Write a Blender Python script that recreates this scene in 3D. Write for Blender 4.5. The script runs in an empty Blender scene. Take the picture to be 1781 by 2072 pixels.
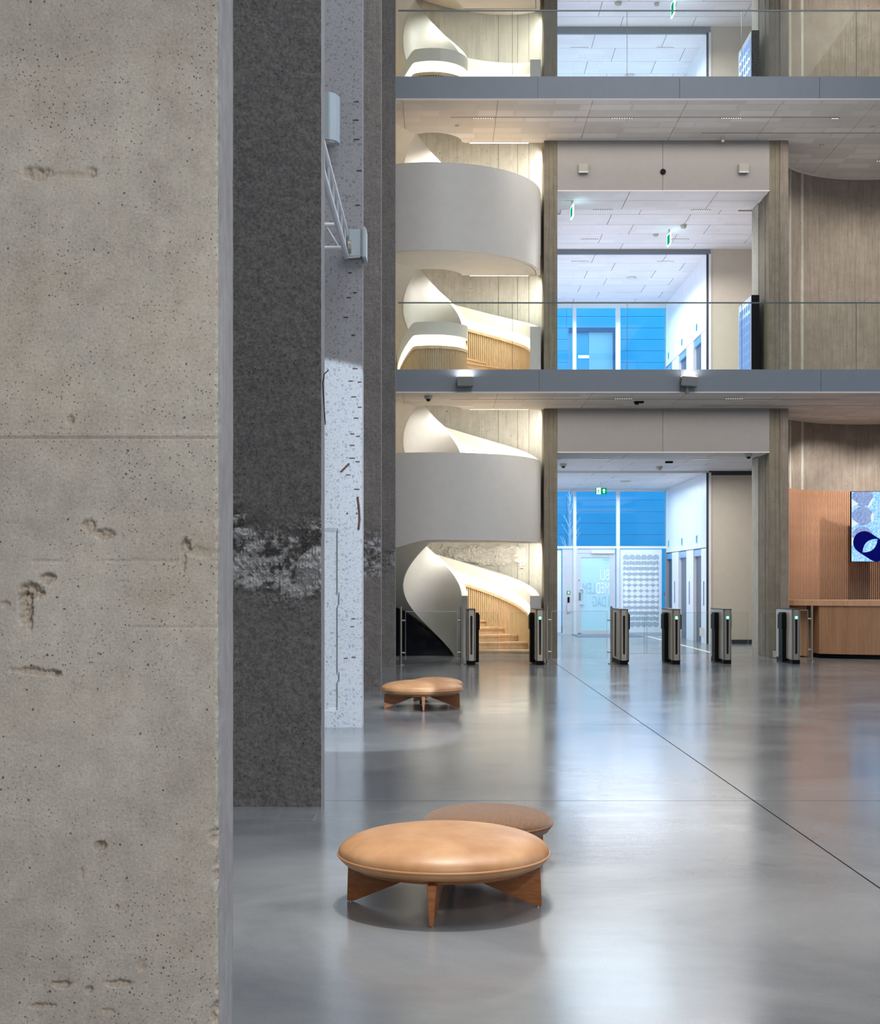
import bpy, bmesh, math, random
from mathutils import Vector, Matrix, noise
random.seed(7)
S = bpy.context.scene
COL = S.collection
PI = math.pi
F = 2800.0; CX = 890.5; HY = 1180.0; HC = 1.47      # focal length in pixels, optical axis, horizon, eye height
def wx(px, D): return (px-CX)*D/F
def wz(py, D): return HC-(py-HY)*D/F

# ---------------------------------------------------------------- camera, world, light
cam = bpy.data.cameras.new('camera'); co = bpy.data.objects.new('camera', cam); COL.objects.link(co)
co.location = (0, 0, HC); co.rotation_euler = (PI/2, 0, 0)
cam.sensor_width = 36; cam.sensor_fit = 'HORIZONTAL'; cam.lens = F/1781*36
cam.shift_x = 0.0; cam.shift_y = (HY-1036)/1781; cam.clip_start = 0.1; cam.clip_end = 300
S.camera = co
S.view_settings.view_transform = 'Standard'; S.view_settings.look = 'None'
S.view_settings.gamma = 1; S.view_settings.use_curve_mapping = False
S.view_settings.exposure = 0.0
wd = bpy.data.worlds.new('world'); S.world = wd; wd.use_nodes = True
wb = wd.node_tree.nodes['Background']; wb.inputs[0].default_value = (0.38, 0.72, 1.0, 1); wb.inputs[1].default_value = 3.4

def area(name, loc, rot, sx, sy, power, col=(1, 1, 1), spread=PI):
    l = bpy.data.lights.new(name, 'AREA'); l.shape = 'RECTANGLE'; l.size = sx; l.size_y = sy
    l.energy = power; l.color = col; l.spread = spread
    o = bpy.data.objects.new(name, l); COL.objects.link(o); o.location = loc; o.rotation_euler = rot
    return o
def spot(name, loc, target, power, angle, col=(1, 1, 1), blend=0.15, rad=0.05):
    l = bpy.data.lights.new(name, 'SPOT'); l.energy = power; l.color = col
    l.spot_size = math.radians(angle); l.spot_blend = blend; l.shadow_soft_size = rad
    o = bpy.data.objects.new(name, l); COL.objects.link(o); o.location = loc
    o.rotation_euler = (Vector(target)-Vector(loc)).to_track_quat('-Z', 'Y').to_euler()
    return o
SOFT = (1.0, 0.93, 0.84); COOL = (0.70, 0.84, 1.0)
# atrium: softbox added high above the hall for diffuse light
area('atrium_softbox', (5.5, 8, 16.6), (0, 0, 0), 11, 16, 2600, (0.95, 0.96, 1.0))
area('hall_side_fill', (15.2, 12, 5.0), (0, math.radians(90), 0), 8, 14, 420, (0.50, 0.68, 1.0))  # added blue fill from the side, no window is built there
area('hall_rear_light', (2.5, -5.4, 5.5), (math.radians(78), 0, 0), 9, 6, 420, (1.0, 0.95, 0.88))
# spots on the piers and benches
spot('pillar_spot', (4.2, 6.6, 3.6), (-1.66, 14.1, 1.45), 5200, 28, (0.76, 0.89, 1.0), 0.04, 0.03)  # spot added to light the lower part of the third pier
spot('bench_spot_a', (0.35, 7.0, 12.5), (0.02, 6.35, 0.2), 3300, 15, SOFT, 0.8, 0.04)
spot('bench_spot_b', (-0.35, 7.3, 12.5), (0.02, 6.45, 0.2), 1700, 15, SOFT, 0.7, 0.05)
spot('bench_spot_c', (-0.2, 16.6, 12.5), (-0.2, 16.3, 0.2), 3000, 15, SOFT, 0.7, 0.05)
spot('near_pillar_spot', (1.8, -1.0, 4.4), (-1.1, 4.1, 0.9), 560, 50, (1.0, 0.96, 0.90), 0.9, 0.12)
# lobbies behind the opening, soft fill lights added per storey
for zc, pw in ((4.0, 230), (9.0, 270), (14.4, 210)):
    area('lobby_ceiling_fill', (4.4, 36.4, zc), (0, 0, 0), 3.0, 5.0, pw, COOL)
    area('lobby_front_fill', (5.2, 30.9, zc), (0, 0, 0), 4.0, 3.4, pw*0.75, (1.0, 0.97, 0.95))
# fill added over the gallery floors, then wash on the silo walls
area('gate_zone_fill', (5.0, 25.9, 4.86), (0, 0, 0), 9.0, 1.5, 120, (1.0, 0.95, 0.88))
area('upper_gallery_fill', (5.0, 26.2, 10.14), (0, 0, 0), 9.0, 1.5, 120, (1.0, 0.94, 0.86))
for z0, pw in ((2.2, 42), (4.86, 40), (7.52, 40), (10.1, 60), (12.8, 44)):
    area('stair_wall_washer', (0.95, 27.75, z0), (math.radians(38), 0, 0), 1.9, 0.12, pw, (1.0, 0.98, 0.92))
for px in (8.3, 9.9):
    spot('reception_spot', (px, 27.7, 4.86), (px+0.05, 29.8, 1.9), 340, 95, (1.0, 0.94, 0.88), 0.6, 0.04)
for px in (8.0, 9.6):
    spot('silo_spot', (px, 26.3, 10.05), (px+0.2, 29.8, 6.8), 300, 80, (1.0, 0.95, 0.88), 0.6, 0.05)
    spot('silo_spot', (px, 26.3, 15.4), (px+0.2, 29.8, 11.4), 460, 80, (1.0, 0.96, 0.88), 0.6, 0.05)

# ---------------------------------------------------------------- material helpers
class NT:
    def __init__(s, name):
        s.m = bpy.data.materials.new(name); s.m.use_nodes = True; s.t = s.m.node_tree
        s.b = s.t.nodes['Principled BSDF']
    def n(s, typ, **kw):
        nd = s.t.nodes.new(typ)
        for k, v in kw.items():
            if k[0] == 'i' and k[1:].isdigit(): s.put(nd.inputs[int(k[1:])], v)
            elif k in nd.inputs: s.put(nd.inputs[k], v)
            else: setattr(nd, k, v)
        return nd
    def put(s, sock, v):
        if isinstance(v, bpy.types.NodeSocket): s.t.links.new(v, sock)
        else:
            if isinstance(v, tuple) and len(v) == 3 and sock.type == 'RGBA': v = v+(1,)
            sock.default_value = v
    def co(s, scale=(1, 1, 1), loc=(0, 0, 0)):
        c = s.n('ShaderNodeTexCoord'); mp = s.n('ShaderNodeMapping')
        s.put(mp.inputs[0], c.outputs['Object']); mp.inputs['Scale'].default_value = scale; mp.inputs['Location'].default_value = loc
        return mp.outputs[0]
    def noise(s, sc, det=4, co=None, rough=0.55, dist=0.0):
        return s.n('ShaderNodeTexNoise', Vector=co or s.co(), Scale=float(sc), Detail=float(det), Roughness=rough, Distortion=dist).outputs[0]
    def ramp(s, f, stops):
        r = s.n('ShaderNodeValToRGB'); s.put(r.inputs[0], f); e = r.color_ramp.elements
        while len(e) < len(stops): e.new(0.5)
        for i, (p, c) in enumerate(stops):
            e[i].position = p; e[i].color = (c if isinstance(c, tuple) else (c, c, c))[:3]+(1,)
        return r.outputs[0]
    def mix(s, f, a, b, mode='MIX'):
        m = s.n('ShaderNodeMix', data_type='RGBA', blend_type=mode)
        s.put(m.inputs[0], f); s.put(m.inputs[6], a); s.put(m.inputs[7], b); return m.outputs[2]
    def math(s, op, a, b=0.0):
        m = s.n('ShaderNodeMath', operation=op); s.put(m.inputs[0], a); s.put(m.inputs[1], b); return m.outputs[0]
    def vor(s, sc, co=None, feat='F1'):
        return s.n('ShaderNodeTexVoronoi', Vector=co or s.co(), Scale=float(sc), feature=feat)
    def bump(s, h, st=0.3, d=0.01, nrm=None):
        b = s.n('ShaderNodeBump', Strength=st, Distance=d); s.put(b.inputs['Height'], h)
        if nrm: s.put(b.inputs['Normal'], nrm)
        return b.outputs[0]
    def out(s, **kw):
        for k, v in kw.items():
            k = {'col': 'Base Color', 'rough': 'Roughness', 'metal': 'Metallic', 'nrm': 'Normal', 'ior': 'IOR',
                 'trans': 'Transmission Weight', 'coat': 'Coat Weight', 'ecol': 'Emission Color', 'est': 'Emission Strength', 'spec': 'Specular IOR Level', 'alpha': 'Alpha', 'sheen': 'Sheen Weight'}[k]
            s.put(s.b.inputs[k], v)
        return s.m
def sr(r, g, b):
    f = lambda c: (c/255/12.92 if c/255 <= 0.04045 else ((c/255+0.055)/1.055)**2.4)
    return (f(r), f(g), f(b))
def plain(name, c, rough=0.5, metal=0.0, var=0.06, vs=6.0, est=0.0, bmp=0.0, spec=0.5):
    t = NT(name); lo = tuple(x*(1-var) for x in c); hi = tuple(min(1, x*(1+var)) for x in c)
    kw = dict(col=t.mix(t.noise(vs, 3), lo, hi), rough=rough, metal=metal, spec=spec)
    if bmp: kw['nrm'] = t.bump(t.noise(180, 3), bmp, 0.002)
    if est: kw['ecol'] = c; kw['est'] = est
    return t.out(**kw)
def emit(name, c, st):
    t = NT(name); return t.out(col=(0, 0, 0), ecol=c, est=st, rough=0.6, spec=0.0)
def concrete(name, base, dark, light, pore=0.5, psc=60, streak=0.35, blotch=1.3, warm=None, warmf=0.35, grit=0.25, bmp=0.5, off=0.0, gsc=140, spall=None, bd=0.006):
    t = NT(name); o = t.co(loc=(off, off*0.7, off*1.3))
    big = t.noise(blotch, 6, o, 0.6, 0.4); mid = t.noise(blotch*6, 6, o, 0.65)
    col = t.mix(t.ramp(big, [(0.32, 0.0), (0.68, 1.0)]), dark, light)
    col = t.mix(0.5, col, t.mix(t.ramp(mid, [(0.35, 0.0), (0.65, 1.0)]), dark, light))
    col = t.mix(0.45, col, base)
    if warm: col = t.mix(t.math('MULTIPLY', t.ramp(t.noise(blotch*1.7, 5, t.co(loc=(3+off, 1, 9))), [(0.52, 0.0), (0.75, 1.0)]), warmf), col, warm)
    if streak:
        st = t.noise(3.0, 5, t.co(scale=(9, 9, 0.35), loc=(off, 0, 0)), 0.6)
        st2 = t.noise(8.0, 3, t.co(scale=(14, 14, 0.5), loc=(off, 2, 0)), 0.5)
        col = t.mix(t.math('MULTIPLY', t.ramp(st, [(0.42, 0.0), (0.70, 1.0)]), streak), col, dark)
        col = t.mix(t.math('MULTIPLY', t.ramp(st2, [(0.5, 0.0), (0.75, 1.0)]), streak*0.5), col, light)
    gr = t.noise(gsc, 5, o, 0.75)
    col = t.mix(grit, col, t.mix(t.ramp(gr, [(0.3, 0.0), (0.7, 1.0)]), dark, light))
    h = t.math('ADD', t.math('MULTIPLY', gr, 0.5), mid)
    if pore:
        wv = t.n('ShaderNodeTexNoise', Vector=o, Scale=psc*1.3, Detail=2.0)
        ws = t.n('ShaderNodeVectorMath', operation='SCALE'); t.put(ws.inputs[0], wv.outputs['Color']); ws.inputs['Scale'].default_value = 0.55/psc
        wa = t.n('ShaderNodeVectorMath', operation='ADD'); t.put(wa.inputs[0], o); t.put(wa.inputs[1], ws.outputs[0])
        v = t.vor(psc, wa.outputs[0]); v2 = t.vor(psc*0.4, wa.outputs[0])
        rnd = t.math('LESS_THAN', v.outputs['Distance'], 0.17)
        mask = t.ramp(t.noise(2.2, 4, t.co(loc=(off, 7, 2))), [(0.36, 0.0), (0.60, 1.0)])
        csel = t.n('ShaderNodeSeparateColor'); t.put(csel.inputs[0], v.outputs['Color'])
        p = t.math('MULTIPLY', rnd, t.math('LESS_THAN', csel.outputs[0], pore))
        p = t.math('MULTIPLY', p, mask)
        c2 = t.n('ShaderNodeSeparateColor'); t.put(c2.inputs[0], v2.outputs['Color'])
        q = t.math('MULTIPLY', t.math('LESS_THAN', v2.outputs['Distance'], t.math('MULTIPLY', c2.outputs[2], 0.12)), t.math('LESS_THAN', c2.outputs[1], pore*0.6))
        p = t.math('MAXIMUM', p, q)
        col = t.mix(t.math('MULTIPLY', p, 0.8), col, tuple(c*0.25 for c in dark))
        h = t.math('SUBTRACT', h, t.math('MULTIPLY', p, 1.2))
    if spall:
        at = t.n('ShaderNodeAttribute', attribute_name='spall')
        sn = t.mix(t.noise(gsc*0.5, 5, o, 0.8), tuple(c*0.55 for c in spall), spall)
        fn = t.math('ADD', at.outputs['Fac'], t.math('MULTIPLY', t.math('SUBTRACT', t.noise(gsc*0.35, 6, o, 0.8), 0.5), 1.5))
        f = t.math('MULTIPLY', t.ramp(fn, [(0.30, 0.0), (0.55, 1.0)]), t.math('MINIMUM', t.math('MULTIPLY', at.outputs['Fac'], 3.0), 1.0))
        col = t.mix(t.math('MULTIPLY', f, 0.85), col, sn)
    return t.out(col=col, rough=0.85, nrm=t.bump(h, bmp, bd), spec=0.3)
def wood(name, lo, hi, scale=(1, 1, 1), rough=0.45, fine=30.0):
    t = NT(name); c = t.co(scale=scale)
    g = t.noise(fine, 5, c, 0.6, 0.6); g2 = t.noise(fine*0.15, 3, c)
    col = t.mix(t.ramp(t.mix(0.5, g, g2), [(0.35, 0.0), (0.65, 1.0)]), lo, hi)
    return t.out(col=col, rough=rough, nrm=t.bump(g, 0.15, 0.002))
def glass_mat(name, tint=(0.93, 0.98, 0.97), fac=0.06, tcol=None):
    t = NT(name); tr = t.n('ShaderNodeBsdfTransparent'); tr.inputs[0].default_value = (tcol or tint)+(1,)
    gl = t.n('ShaderNodeBsdfGlossy'); gl.inputs['Roughness'].default_value = 0.02; gl.inputs[0].default_value = (1, 1, 1, 1)
    fr = t.n('ShaderNodeFresnel'); fr.inputs[0].default_value = 1.45
    ms = t.n('ShaderNodeMixShader'); t.put(ms.inputs[0], t.math('MULTIPLY', fr.outputs[0], 0.15))
    t.put(ms.inputs[1], tr.outputs[0]); t.put(ms.inputs[2], gl.outputs[0])
    t.put(t.t.nodes['Material Output'].inputs[0], ms.outputs[0]); return t.m

M = {}
M['pier_near'] = concrete('concrete_near_pier', sr(176, 172, 165), sr(116, 112, 107), sr(214, 210, 203), pore=0.85, psc=75, streak=0.10, blotch=1.6, warm=sr(164, 140, 114), warmf=0.35, grit=0.35, bmp=0.8, gsc=110, spall=sr(196, 186, 174))
M['pier_dark'] = concrete('concrete_dark_pier', sr(104, 103, 104), sr(60, 61, 68), sr(146, 144, 142), pore=0.6, psc=34, streak=0.5, blotch=0.6, grit=0.7, bmp=1.0, off=11, gsc=48, bd=0.014, spall=sr(206, 209, 212))
M['pier_far'] = concrete('concrete_far_pier', sr(124, 120, 116), sr(80, 78, 78), sr(160, 155, 148), pore=0.35, psc=36, streak=0.40, blotch=0.5, grit=0.45, bmp=0.9, off=23, gsc=32, bd=0.02, spall=sr(184, 186, 188))
M['edge'] = concrete('concrete_cut_edge', sr(158, 156, 156), sr(112, 111, 112), sr(188, 187, 186), pore=0.0, streak=0.5, blotch=2.0, bmp=0.2, off=5)
M['column'] = concrete('concrete_column', sr(128, 120, 104), sr(92, 86, 74), sr(164, 156, 138), pore=0.25, psc=26, streak=0.6, blotch=0.9, grit=0.25, bmp=0.4, off=31)
M['silo'] = concrete('concrete_silo_wall', sr(178, 175, 163), sr(136, 132, 120), sr(210, 207, 196), pore=0.3, psc=18, streak=0.55, blotch=0.8, grit=0.2, bmp=0.4, off=41)
M['spall'] = concrete('broken_concrete', sr(190, 186, 176), sr(140, 134, 122), sr(226, 222, 212), pore=0.0, streak=0.0, blotch=3, grit=0.5, bmp=0.8, gsc=40)
M['silo_tan'] = concrete('concrete_tan_silo', sr(140, 130, 118), sr(104, 94, 84), sr(170, 160, 148), pore=0.2, psc=16, streak=0.65, blotch=0.7, warm=sr(134, 110, 90), grit=0.15, bmp=0.3, off=57)
def cut_aggregate():
    t = NT('cut_aggregate_concrete'); o = t.co()
    def layer(sc, th, sel, seed):
        wv = t.n('ShaderNodeTexNoise', Vector=t.co(loc=(seed, 0, 0)), Scale=sc*1.6, Detail=2.0)
        oo = t.n('ShaderNodeVectorMath', operation='ADD'); t.put(oo.inputs[0], t.co(loc=(seed, seed, 0)))
        sc_ = t.n('ShaderNodeVectorMath', operation='SCALE'); t.put(sc_.inputs[0], wv.outputs['Color']); sc_.inputs['Scale'].default_value = 0.9/sc
        t.put(oo.inputs[1], sc_.outputs[0])
        v = t.vor(sc, oo.outputs[0]); s_ = t.n('ShaderNodeSeparateColor'); t.put(s_.inputs[0], v.outputs['Color'])
        return t.math('MULTIPLY', t.math('LESS_THAN', v.outputs['Distance'], th), t.math('LESS_THAN', s_.outputs[0], sel)), s_.outputs[1]
    base = t.mix(t.noise(1.5, 5, o), sr(150, 152, 157), sr(172, 175, 180))
    base = t.mix(t.math('MULTIPLY', t.noise(3, 4, o), 0.4), base, sr(150, 142, 144))
    for sc, th, sel, seed in ((26, 0.34, 0.45, 1), (52, 0.34, 0.5, 4), (90, 0.32, 0.5, 9)):
        m, r = layer(sc, th, sel, seed)
        base = t.mix(t.math('MULTIPLY', m, 0.75), base, t.mix(r, sr(84, 96, 110), sr(146, 154, 160)))
    return t.out(col=base, rough=0.45, nrm=t.bump(t.noise(90, 3, o), 0.12, 0.003))
M['cut'] = cut_aggregate()
def floor_mat():
    t = NT('polished_concrete'); o = t.co()
    a = t.noise(0.55, 7, o, 0.62, 0.5); b = t.noise(2.4, 7, t.co(scale=(0.6, 1, 1), loc=(3, 2, 0)), 0.7); g = t.noise(160, 3, o, 0.7)
    col = t.mix(t.ramp(a, [(0.34, 0.0), (0.66, 1.0)]), sr(92, 99, 108), sr(140, 145, 148))
    col = t.mix(t.math('MULTIPLY', t.ramp(b, [(0.35, 0.0), (0.8, 1.0)]), 0.30), col, sr(150, 152, 152))
    col = t.mix(0.18, col, t.mix(t.ramp(g, [(0.35, 0.0), (0.65, 1.0)]), sr(72, 74, 76), sr(150, 150, 148)))
    r = t.ramp(t.mix(0.5, a, b), [(0.30, 0.13), (0.70, 0.23)])
    wav = t.noise(5, 3, t.co(scale=(0.35, 1.2, 1)), 0.5)
    return t.out(col=col, rough=r, nrm=t.bump(t.math('ADD', wav, t.math('MULTIPLY', g, 0.02)), 0.03, 0.02), spec=0.72, ior=1.5)
M['floor'] = floor_mat()
M['joint'] = plain('dark_joint', (0.03, 0.03, 0.035), 0.9)
M['white'] = plain('satin_white_paint', sr(214, 210, 202), 0.42)
M['cream'] = plain('cream_soffit_paint', sr(226, 223, 212), 0.6)
M['post'] = plain('grey_post_paint', sr(196, 194, 190), 0.45)
M['fascia'] = plain('blue_grey_metal_fascia', sr(126, 134, 142), 0.42, 0.15)
M['lightline'] = plain('pale_metal_trim', sr(226, 220, 214), 0.4)
M['header'] = plain('grey_header_panel', sr(148, 144, 142), 0.4, 0.1)
def tile_mat(name, a, b):
    t = NT(name); br = t.n('ShaderNodeTexBrick', Vector=t.co(), offset=0.37, squash=1.4)
    br.inputs['Color1'].default_value = (1, 1, 1, 1); br.inputs['Color2'].default_value = (0.2, 0.2, 0.2, 1); br.inputs['Mortar'].default_value = (0.35, 0.35, 0.35, 1)
    br.inputs['Scale'].default_value = 1.3; br.inputs['Mortar Size'].default_value = 0.035; br.inputs['Mortar Smooth'].default_value = 0.3
    br.inputs['Brick Width'].default_value = 0.9; br.inputs['Row Height'].default_value = 0.42
    f = t.mix(0.5, br.outputs[0], t.noise(1.2, 3))
    return t.out(col=t.mix(f, a, b), rough=0.55, nrm=t.bump(t.noise(300, 2), 0.05, 0.001))
M['tile'] = tile_mat('mesh_ceiling_tile', sr(180, 176, 171), sr(242, 239, 235))
M['tile_white'] = tile_mat('white_ceiling_tile', sr(214, 210, 212), sr(236, 233, 234))
M['lobby'] = plain('white_lobby_panel', sr(232, 234, 238), 0.35)
M['beige'] = plain('beige_wall_panel', sr(206, 196, 180), 0.5)
M['darkline'] = plain('dark_grey_trim', sr(52, 56, 64), 0.5)
M['oak'] = wood('light_oak', sr(204, 170, 132), sr(228, 200, 166), (3, 3, 0.25), fine=14)
M['oakslat'] = wood('oak_slat_wood', sr(214, 182, 138), sr(238, 212, 172), (6, 6, 0.3), fine=12)
M['redslat'] = wood('reddish_oak_slat', sr(176, 132, 104), sr(208, 164, 132), (6, 6, 0.3), fine=12)
M['desk'] = wood('reddish_oak_veneer', sr(150, 108, 78), sr(184, 140, 104), (10, 10, 0.35), fine=10)
M['deskpale'] = wood('pale_desk_veneer', sr(192, 144, 108), sr(216, 172, 136), (10, 10, 0.35), fine=10)
M['walnut'] = wood('brown_oak_legs', sr(120, 72, 38), sr(172, 112, 66), (1.2, 1.2, 6), fine=10)
M['backing'] = plain('dark_brown_backing', sr(74, 50, 32), 0.7)
M['leather'] = None
def leather():
    t = NT('cognac_leather'); o = t.co(); n = t.noise(5, 5, o)
    col = t.mix(t.ramp(n, [(0.35, 0.0), (0.7, 1.0)]), sr(166, 120, 80), sr(190, 148, 108))
    v = t.vor(160, o)
    return t.out(col=col, rough=0.42, nrm=t.bump(v.outputs['Distance'], 0.10, 0.002))
def felt():
    t = NT('brown_felt'); o = t.co(); n = t.noise(120, 4, o, 0.85)
    return t.out(col=t.mix(t.ramp(n, [(0.3, 0.0), (0.7, 1.0)]), sr(74, 52, 34), sr(146, 108, 76)), rough=0.95, nrm=t.bump(n, 0.5, 0.004), sheen=0.3)
M['leather'] = leather(); M['felt'] = felt()
M['seam'] = plain('leather_piping', sr(180, 130, 88), 0.45)
M['feltseam'] = plain('felt_piping', sr(130, 90, 62), 0.9)
M['steel'] = plain('brushed_steel', sr(176, 170, 160), 0.32, 0.85)
M['champ'] = plain('champagne_metal', sr(204, 198, 184), 0.35, 0.25)
M['black'] = plain('black_plastic', (0.003, 0.003, 0.004), 0.55, spec=0.15)
M['slot'] = plain('glossy_black_insert', (0.004, 0.005, 0.010), 0.12)
M['stair_shade'] = plain('stair_shade_navy', (0.003, 0.004, 0.010), 0.6, spec=0.15)  # near-black colour for the painted shade under the stair
M['speaker'] = plain('beige_speaker_plastic', sr(160, 156, 150), 0.6)
M['green'] = emit('green_arrow_light', (0.05, 1.0, 0.45), 5)
M['arrow'] = emit('white_arrow_light', (0.75, 1.0, 0.9), 7)
M['led'] = emit('warm_led_strip', (1.0, 0.96, 0.86), 3.8)
M['ledwhite'] = emit('ceiling_light_slot', (1.0, 0.97, 0.95), 1.6)
M['glass'] = glass_mat('clear_glass', (0.955, 0.985, 0.975))
M['wingedge'] = plain('pale_glass_edge', sr(150, 156, 156), 0.3)
M['glassedge'] = plain('green_glass_edge', sr(94, 110, 108), 0.25)
M['window_glass'] = glass_mat('window_glass', (0.93, 0.97, 1.0))
M['white_metal'] = plain('white_metal', sr(222, 226, 230), 0.35, 0.1)
M['frame'] = plain('pale_grey_frame', sr(206, 210, 216), 0.4, 0.1)
M['frost'] = plain('frosted_film', sr(232, 240, 252), 0.5)
M['frostcircle'] = plain('grey_circle_print', sr(176, 190, 202), 0.5)
M['frostlens'] = plain('pale_lens_print', sr(244, 250, 255), 0.5)
def cyan_glass():
    t = NT('cyan_door_glass'); return t.out(col=sr(200, 240, 250), rough=0.18, ecol=sr(164, 218, 232), est=0.0, alpha=0.86)
M['cyan'] = cyan_glass()
M['print_white'] = plain('white_lettering', sr(240, 250, 255), 0.5)
M['print_grey'] = plain('grey_lettering', sr(166, 204, 216), 0.5)
def facade():
    t = NT('blue_facade_panel'); o = t.co(scale=(1, 1, 0.4))
    return t.out(col=t.mix(t.noise(1.2, 4, o), (0.04, 0.44, 0.80), (0.10, 0.56, 0.90)), rough=0.35)
M['facade'] = facade()
M['facadepale'] = plain('pale_cyan_window', (0.30, 0.62, 0.80), 0.3, est=0.15)  # faint glow added to lighten the pane and the panel joints
M['facadedark'] = plain('facade_dark_frame', (0.03, 0.12, 0.28), 0.4)
M['bark'] = plain('pale_birch_bark', sr(220, 232, 246), 0.8)
M['mat'] = plain('grey_entrance_mat', sr(126, 136, 150), 0.95, bmp=0.5)
M['cyanlamp'] = emit('cyan_indicator', (0.06, 0.5, 0.75), 1.0)
M['elev'] = plain('brushed_lift_door', sr(96, 104, 122), 0.3, 0.6)
M['lintel'] = plain('blue_glass_lintel', sr(120, 160, 205), 0.15)
M['exitgreen'] = emit('exit_sign_green', (0.0, 0.36, 0.16), 1.0)
M['exitwhite'] = emit('exit_sign_white', (0.8, 1.0, 0.9), 1.6)
M['exitedge'] = emit('glowing_sign_edge', (0.55, 0.95, 1.0), 5)
M['lampgrey'] = plain('light_grey_plastic', sr(196, 196, 190), 0.5)
M['boxgrey'] = plain('mid_grey_box', sr(120, 124, 124), 0.45)
M['paleblue'] = plain('pale_blue_grey_housing', sr(178, 192, 200), 0.45)
M['rust'] = plain('rusty_rebar', sr(78, 50, 44), 0.8)
M['red'] = plain('red_call_point', sr(200, 40, 40), 0.5)
M['roofpaint'] = plain('atrium_roof', sr(200, 200, 200), 0.8)
M['hallwall'] = plain('hall_plaster', sr(150, 150, 150), 0.85)
def screen_mat(name, a, b, st):
    t = NT(name); n = t.noise(22, 6, None, 0.75); n2 = t.noise(3, 3)
    c = t.mix(t.ramp(n, [(0.42, 0.0), (0.58, 1.0)]), a, b); c = t.mix(t.math('MULTIPLY', n2, 0.4), c, (0.45, 0.5, 0.75))
    return t.out(col=(0, 0, 0), ecol=c, est=st, rough=0.2, spec=0.15)
M['screen'] = screen_mat('speckled_blue_screen', (0.06, 0.36, 0.80), (0.42, 0.72, 0.95), 1.35)
M['screen2'] = screen_mat('violet_blue_screen', (0.16, 0.30, 0.70), (0.42, 0.55, 0.85), 0.9)
M['scr_navy'] = emit('navy_screen_shape', (0.003, 0.004, 0.12), 1.0)
M['scr_white'] = emit('white_screen_shape', (0.82, 0.92, 0.95), 1.0)
M['scr_side'] = screen_mat('side_screen', (0.10, 0.24, 0.62), (0.20, 0.36, 0.80), 1.0)
M['scr_dot'] = emit('side_screen_circle', (0.26, 0.42, 0.82), 1.0)

# ---------------------------------------------------------------- mesh helpers
class MB:
    def __init__(s): s.v = []; s.f = []
    def add(s, vs, fs):
        n = len(s.v); s.v += [tuple(v) for v in vs]; s.f += [tuple(i+n for i in f) for f in fs]; return s
    def box(s, x0, x1, y0, y1, z0, z1):
        return s.add([(x0, y0, z0), (x1, y0, z0), (x1, y1, z0), (x0, y1, z0), (x0, y0, z1), (x1, y0, z1), (x1, y1, z1), (x0, y1, z1)],
                     [(0, 3, 2, 1), (4, 5, 6, 7), (0, 1, 5, 4), (1, 2, 6, 5), (2, 3, 7, 6), (3, 0, 4, 7)])
    def prism(s, pts, z0, z1):                       # plan polygon (counterclockwise) extruded
        n = len(pts)
        return s.add([(p[0], p[1], z0) for p in pts]+[(p[0], p[1], z1) for p in pts],
                     [tuple(reversed(range(n))), tuple(range(n, 2*n))]+[(i, (i+1) % n, n+(i+1) % n, n+i) for i in range(n)])
    def xz(s, pts, y0, y1):                          # outline in x,z extruded along y
        n = len(pts)
        return s.add([(p[0], y0, p[1]) for p in pts]+[(p[0], y1, p[1]) for p in pts],
                     [tuple(range(n)), tuple(reversed(range(n, 2*n)))]+[(i, n+i, n+(i+1) % n, (i+1) % n) for i in range(n)])
    def tube(s, a, b, r, n=12, r2=None):
        a = Vector(a); b = Vector(b); d = (b-a).normalized(); u = d.orthogonal().normalized(); w = d.cross(u); r2 = r if r2 is None else r2
        vs = [a+(u*math.cos(2*PI*i/n)+w*math.sin(2*PI*i/n))*r for i in range(n)]+[b+(u*math.cos(2*PI*i/n)+w*math.sin(2*PI*i/n))*r2 for i in range(n)]
        return s.add(vs, [(i, (i+1) % n, n+(i+1) % n, n+i) for i in range(n)]+[tuple(reversed(range(n))), tuple(range(n, 2*n))])
    def lathe(s, prof, n=48, c=(0, 0)):
        vs = []; fs = []
        for r, z in prof:
            for i in range(n): vs.append((c[0]+r*math.cos(2*PI*i/n), c[1]+r*math.sin(2*PI*i/n), z))
        for k in range(len(prof)-1):
            for i in range(n): j = (i+1) % n; fs.append((k*n+i, k*n+j, (k+1)*n+j, (k+1)*n+i))
        fs.append(tuple(reversed(range(n)))); fs.append(tuple(range((len(prof)-1)*n, len(prof)*n)))
        return s.add(vs, fs)
    def build(s, name, mat, parent=None, smooth=False, bevel=0.0, loc=None, rot=None):
        me = bpy.data.meshes.new(name); me.from_pydata(s.v, [], s.f)
        bm = bmesh.new(); bm.from_mesh(me); bmesh.ops.recalc_face_normals(bm, faces=bm.faces)
        if bevel: bmesh.ops.bevel(bm, geom=bm.edges[:], offset=bevel, segments=2, affect='EDGES', clamp_overlap=True)
        bm.to_mesh(me); bm.free(); me.materials.append(mat)
        if smooth:
            for p in me.polygons: p.use_smooth = True
            try: me.set_sharp_from_angle(angle=math.radians(38))
            except Exception: pass
        o = bpy.data.objects.new(name, me); COL.objects.link(o)
        if parent: o.parent = parent
        if loc: o.location = loc
        if rot: o.rotation_euler = rot
        return o
def box(name, x0, x1, y0, y1, z0, z1, mat, parent=None, bevel=0.0): return MB().box(x0, x1, y0, y1, z0, z1).build(name, mat, parent, bevel=bevel)
def tag(o, label, cat, group=None):
    o['label'] = label; o['category'] = cat
    if group: o['group'] = group
    return o
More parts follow.
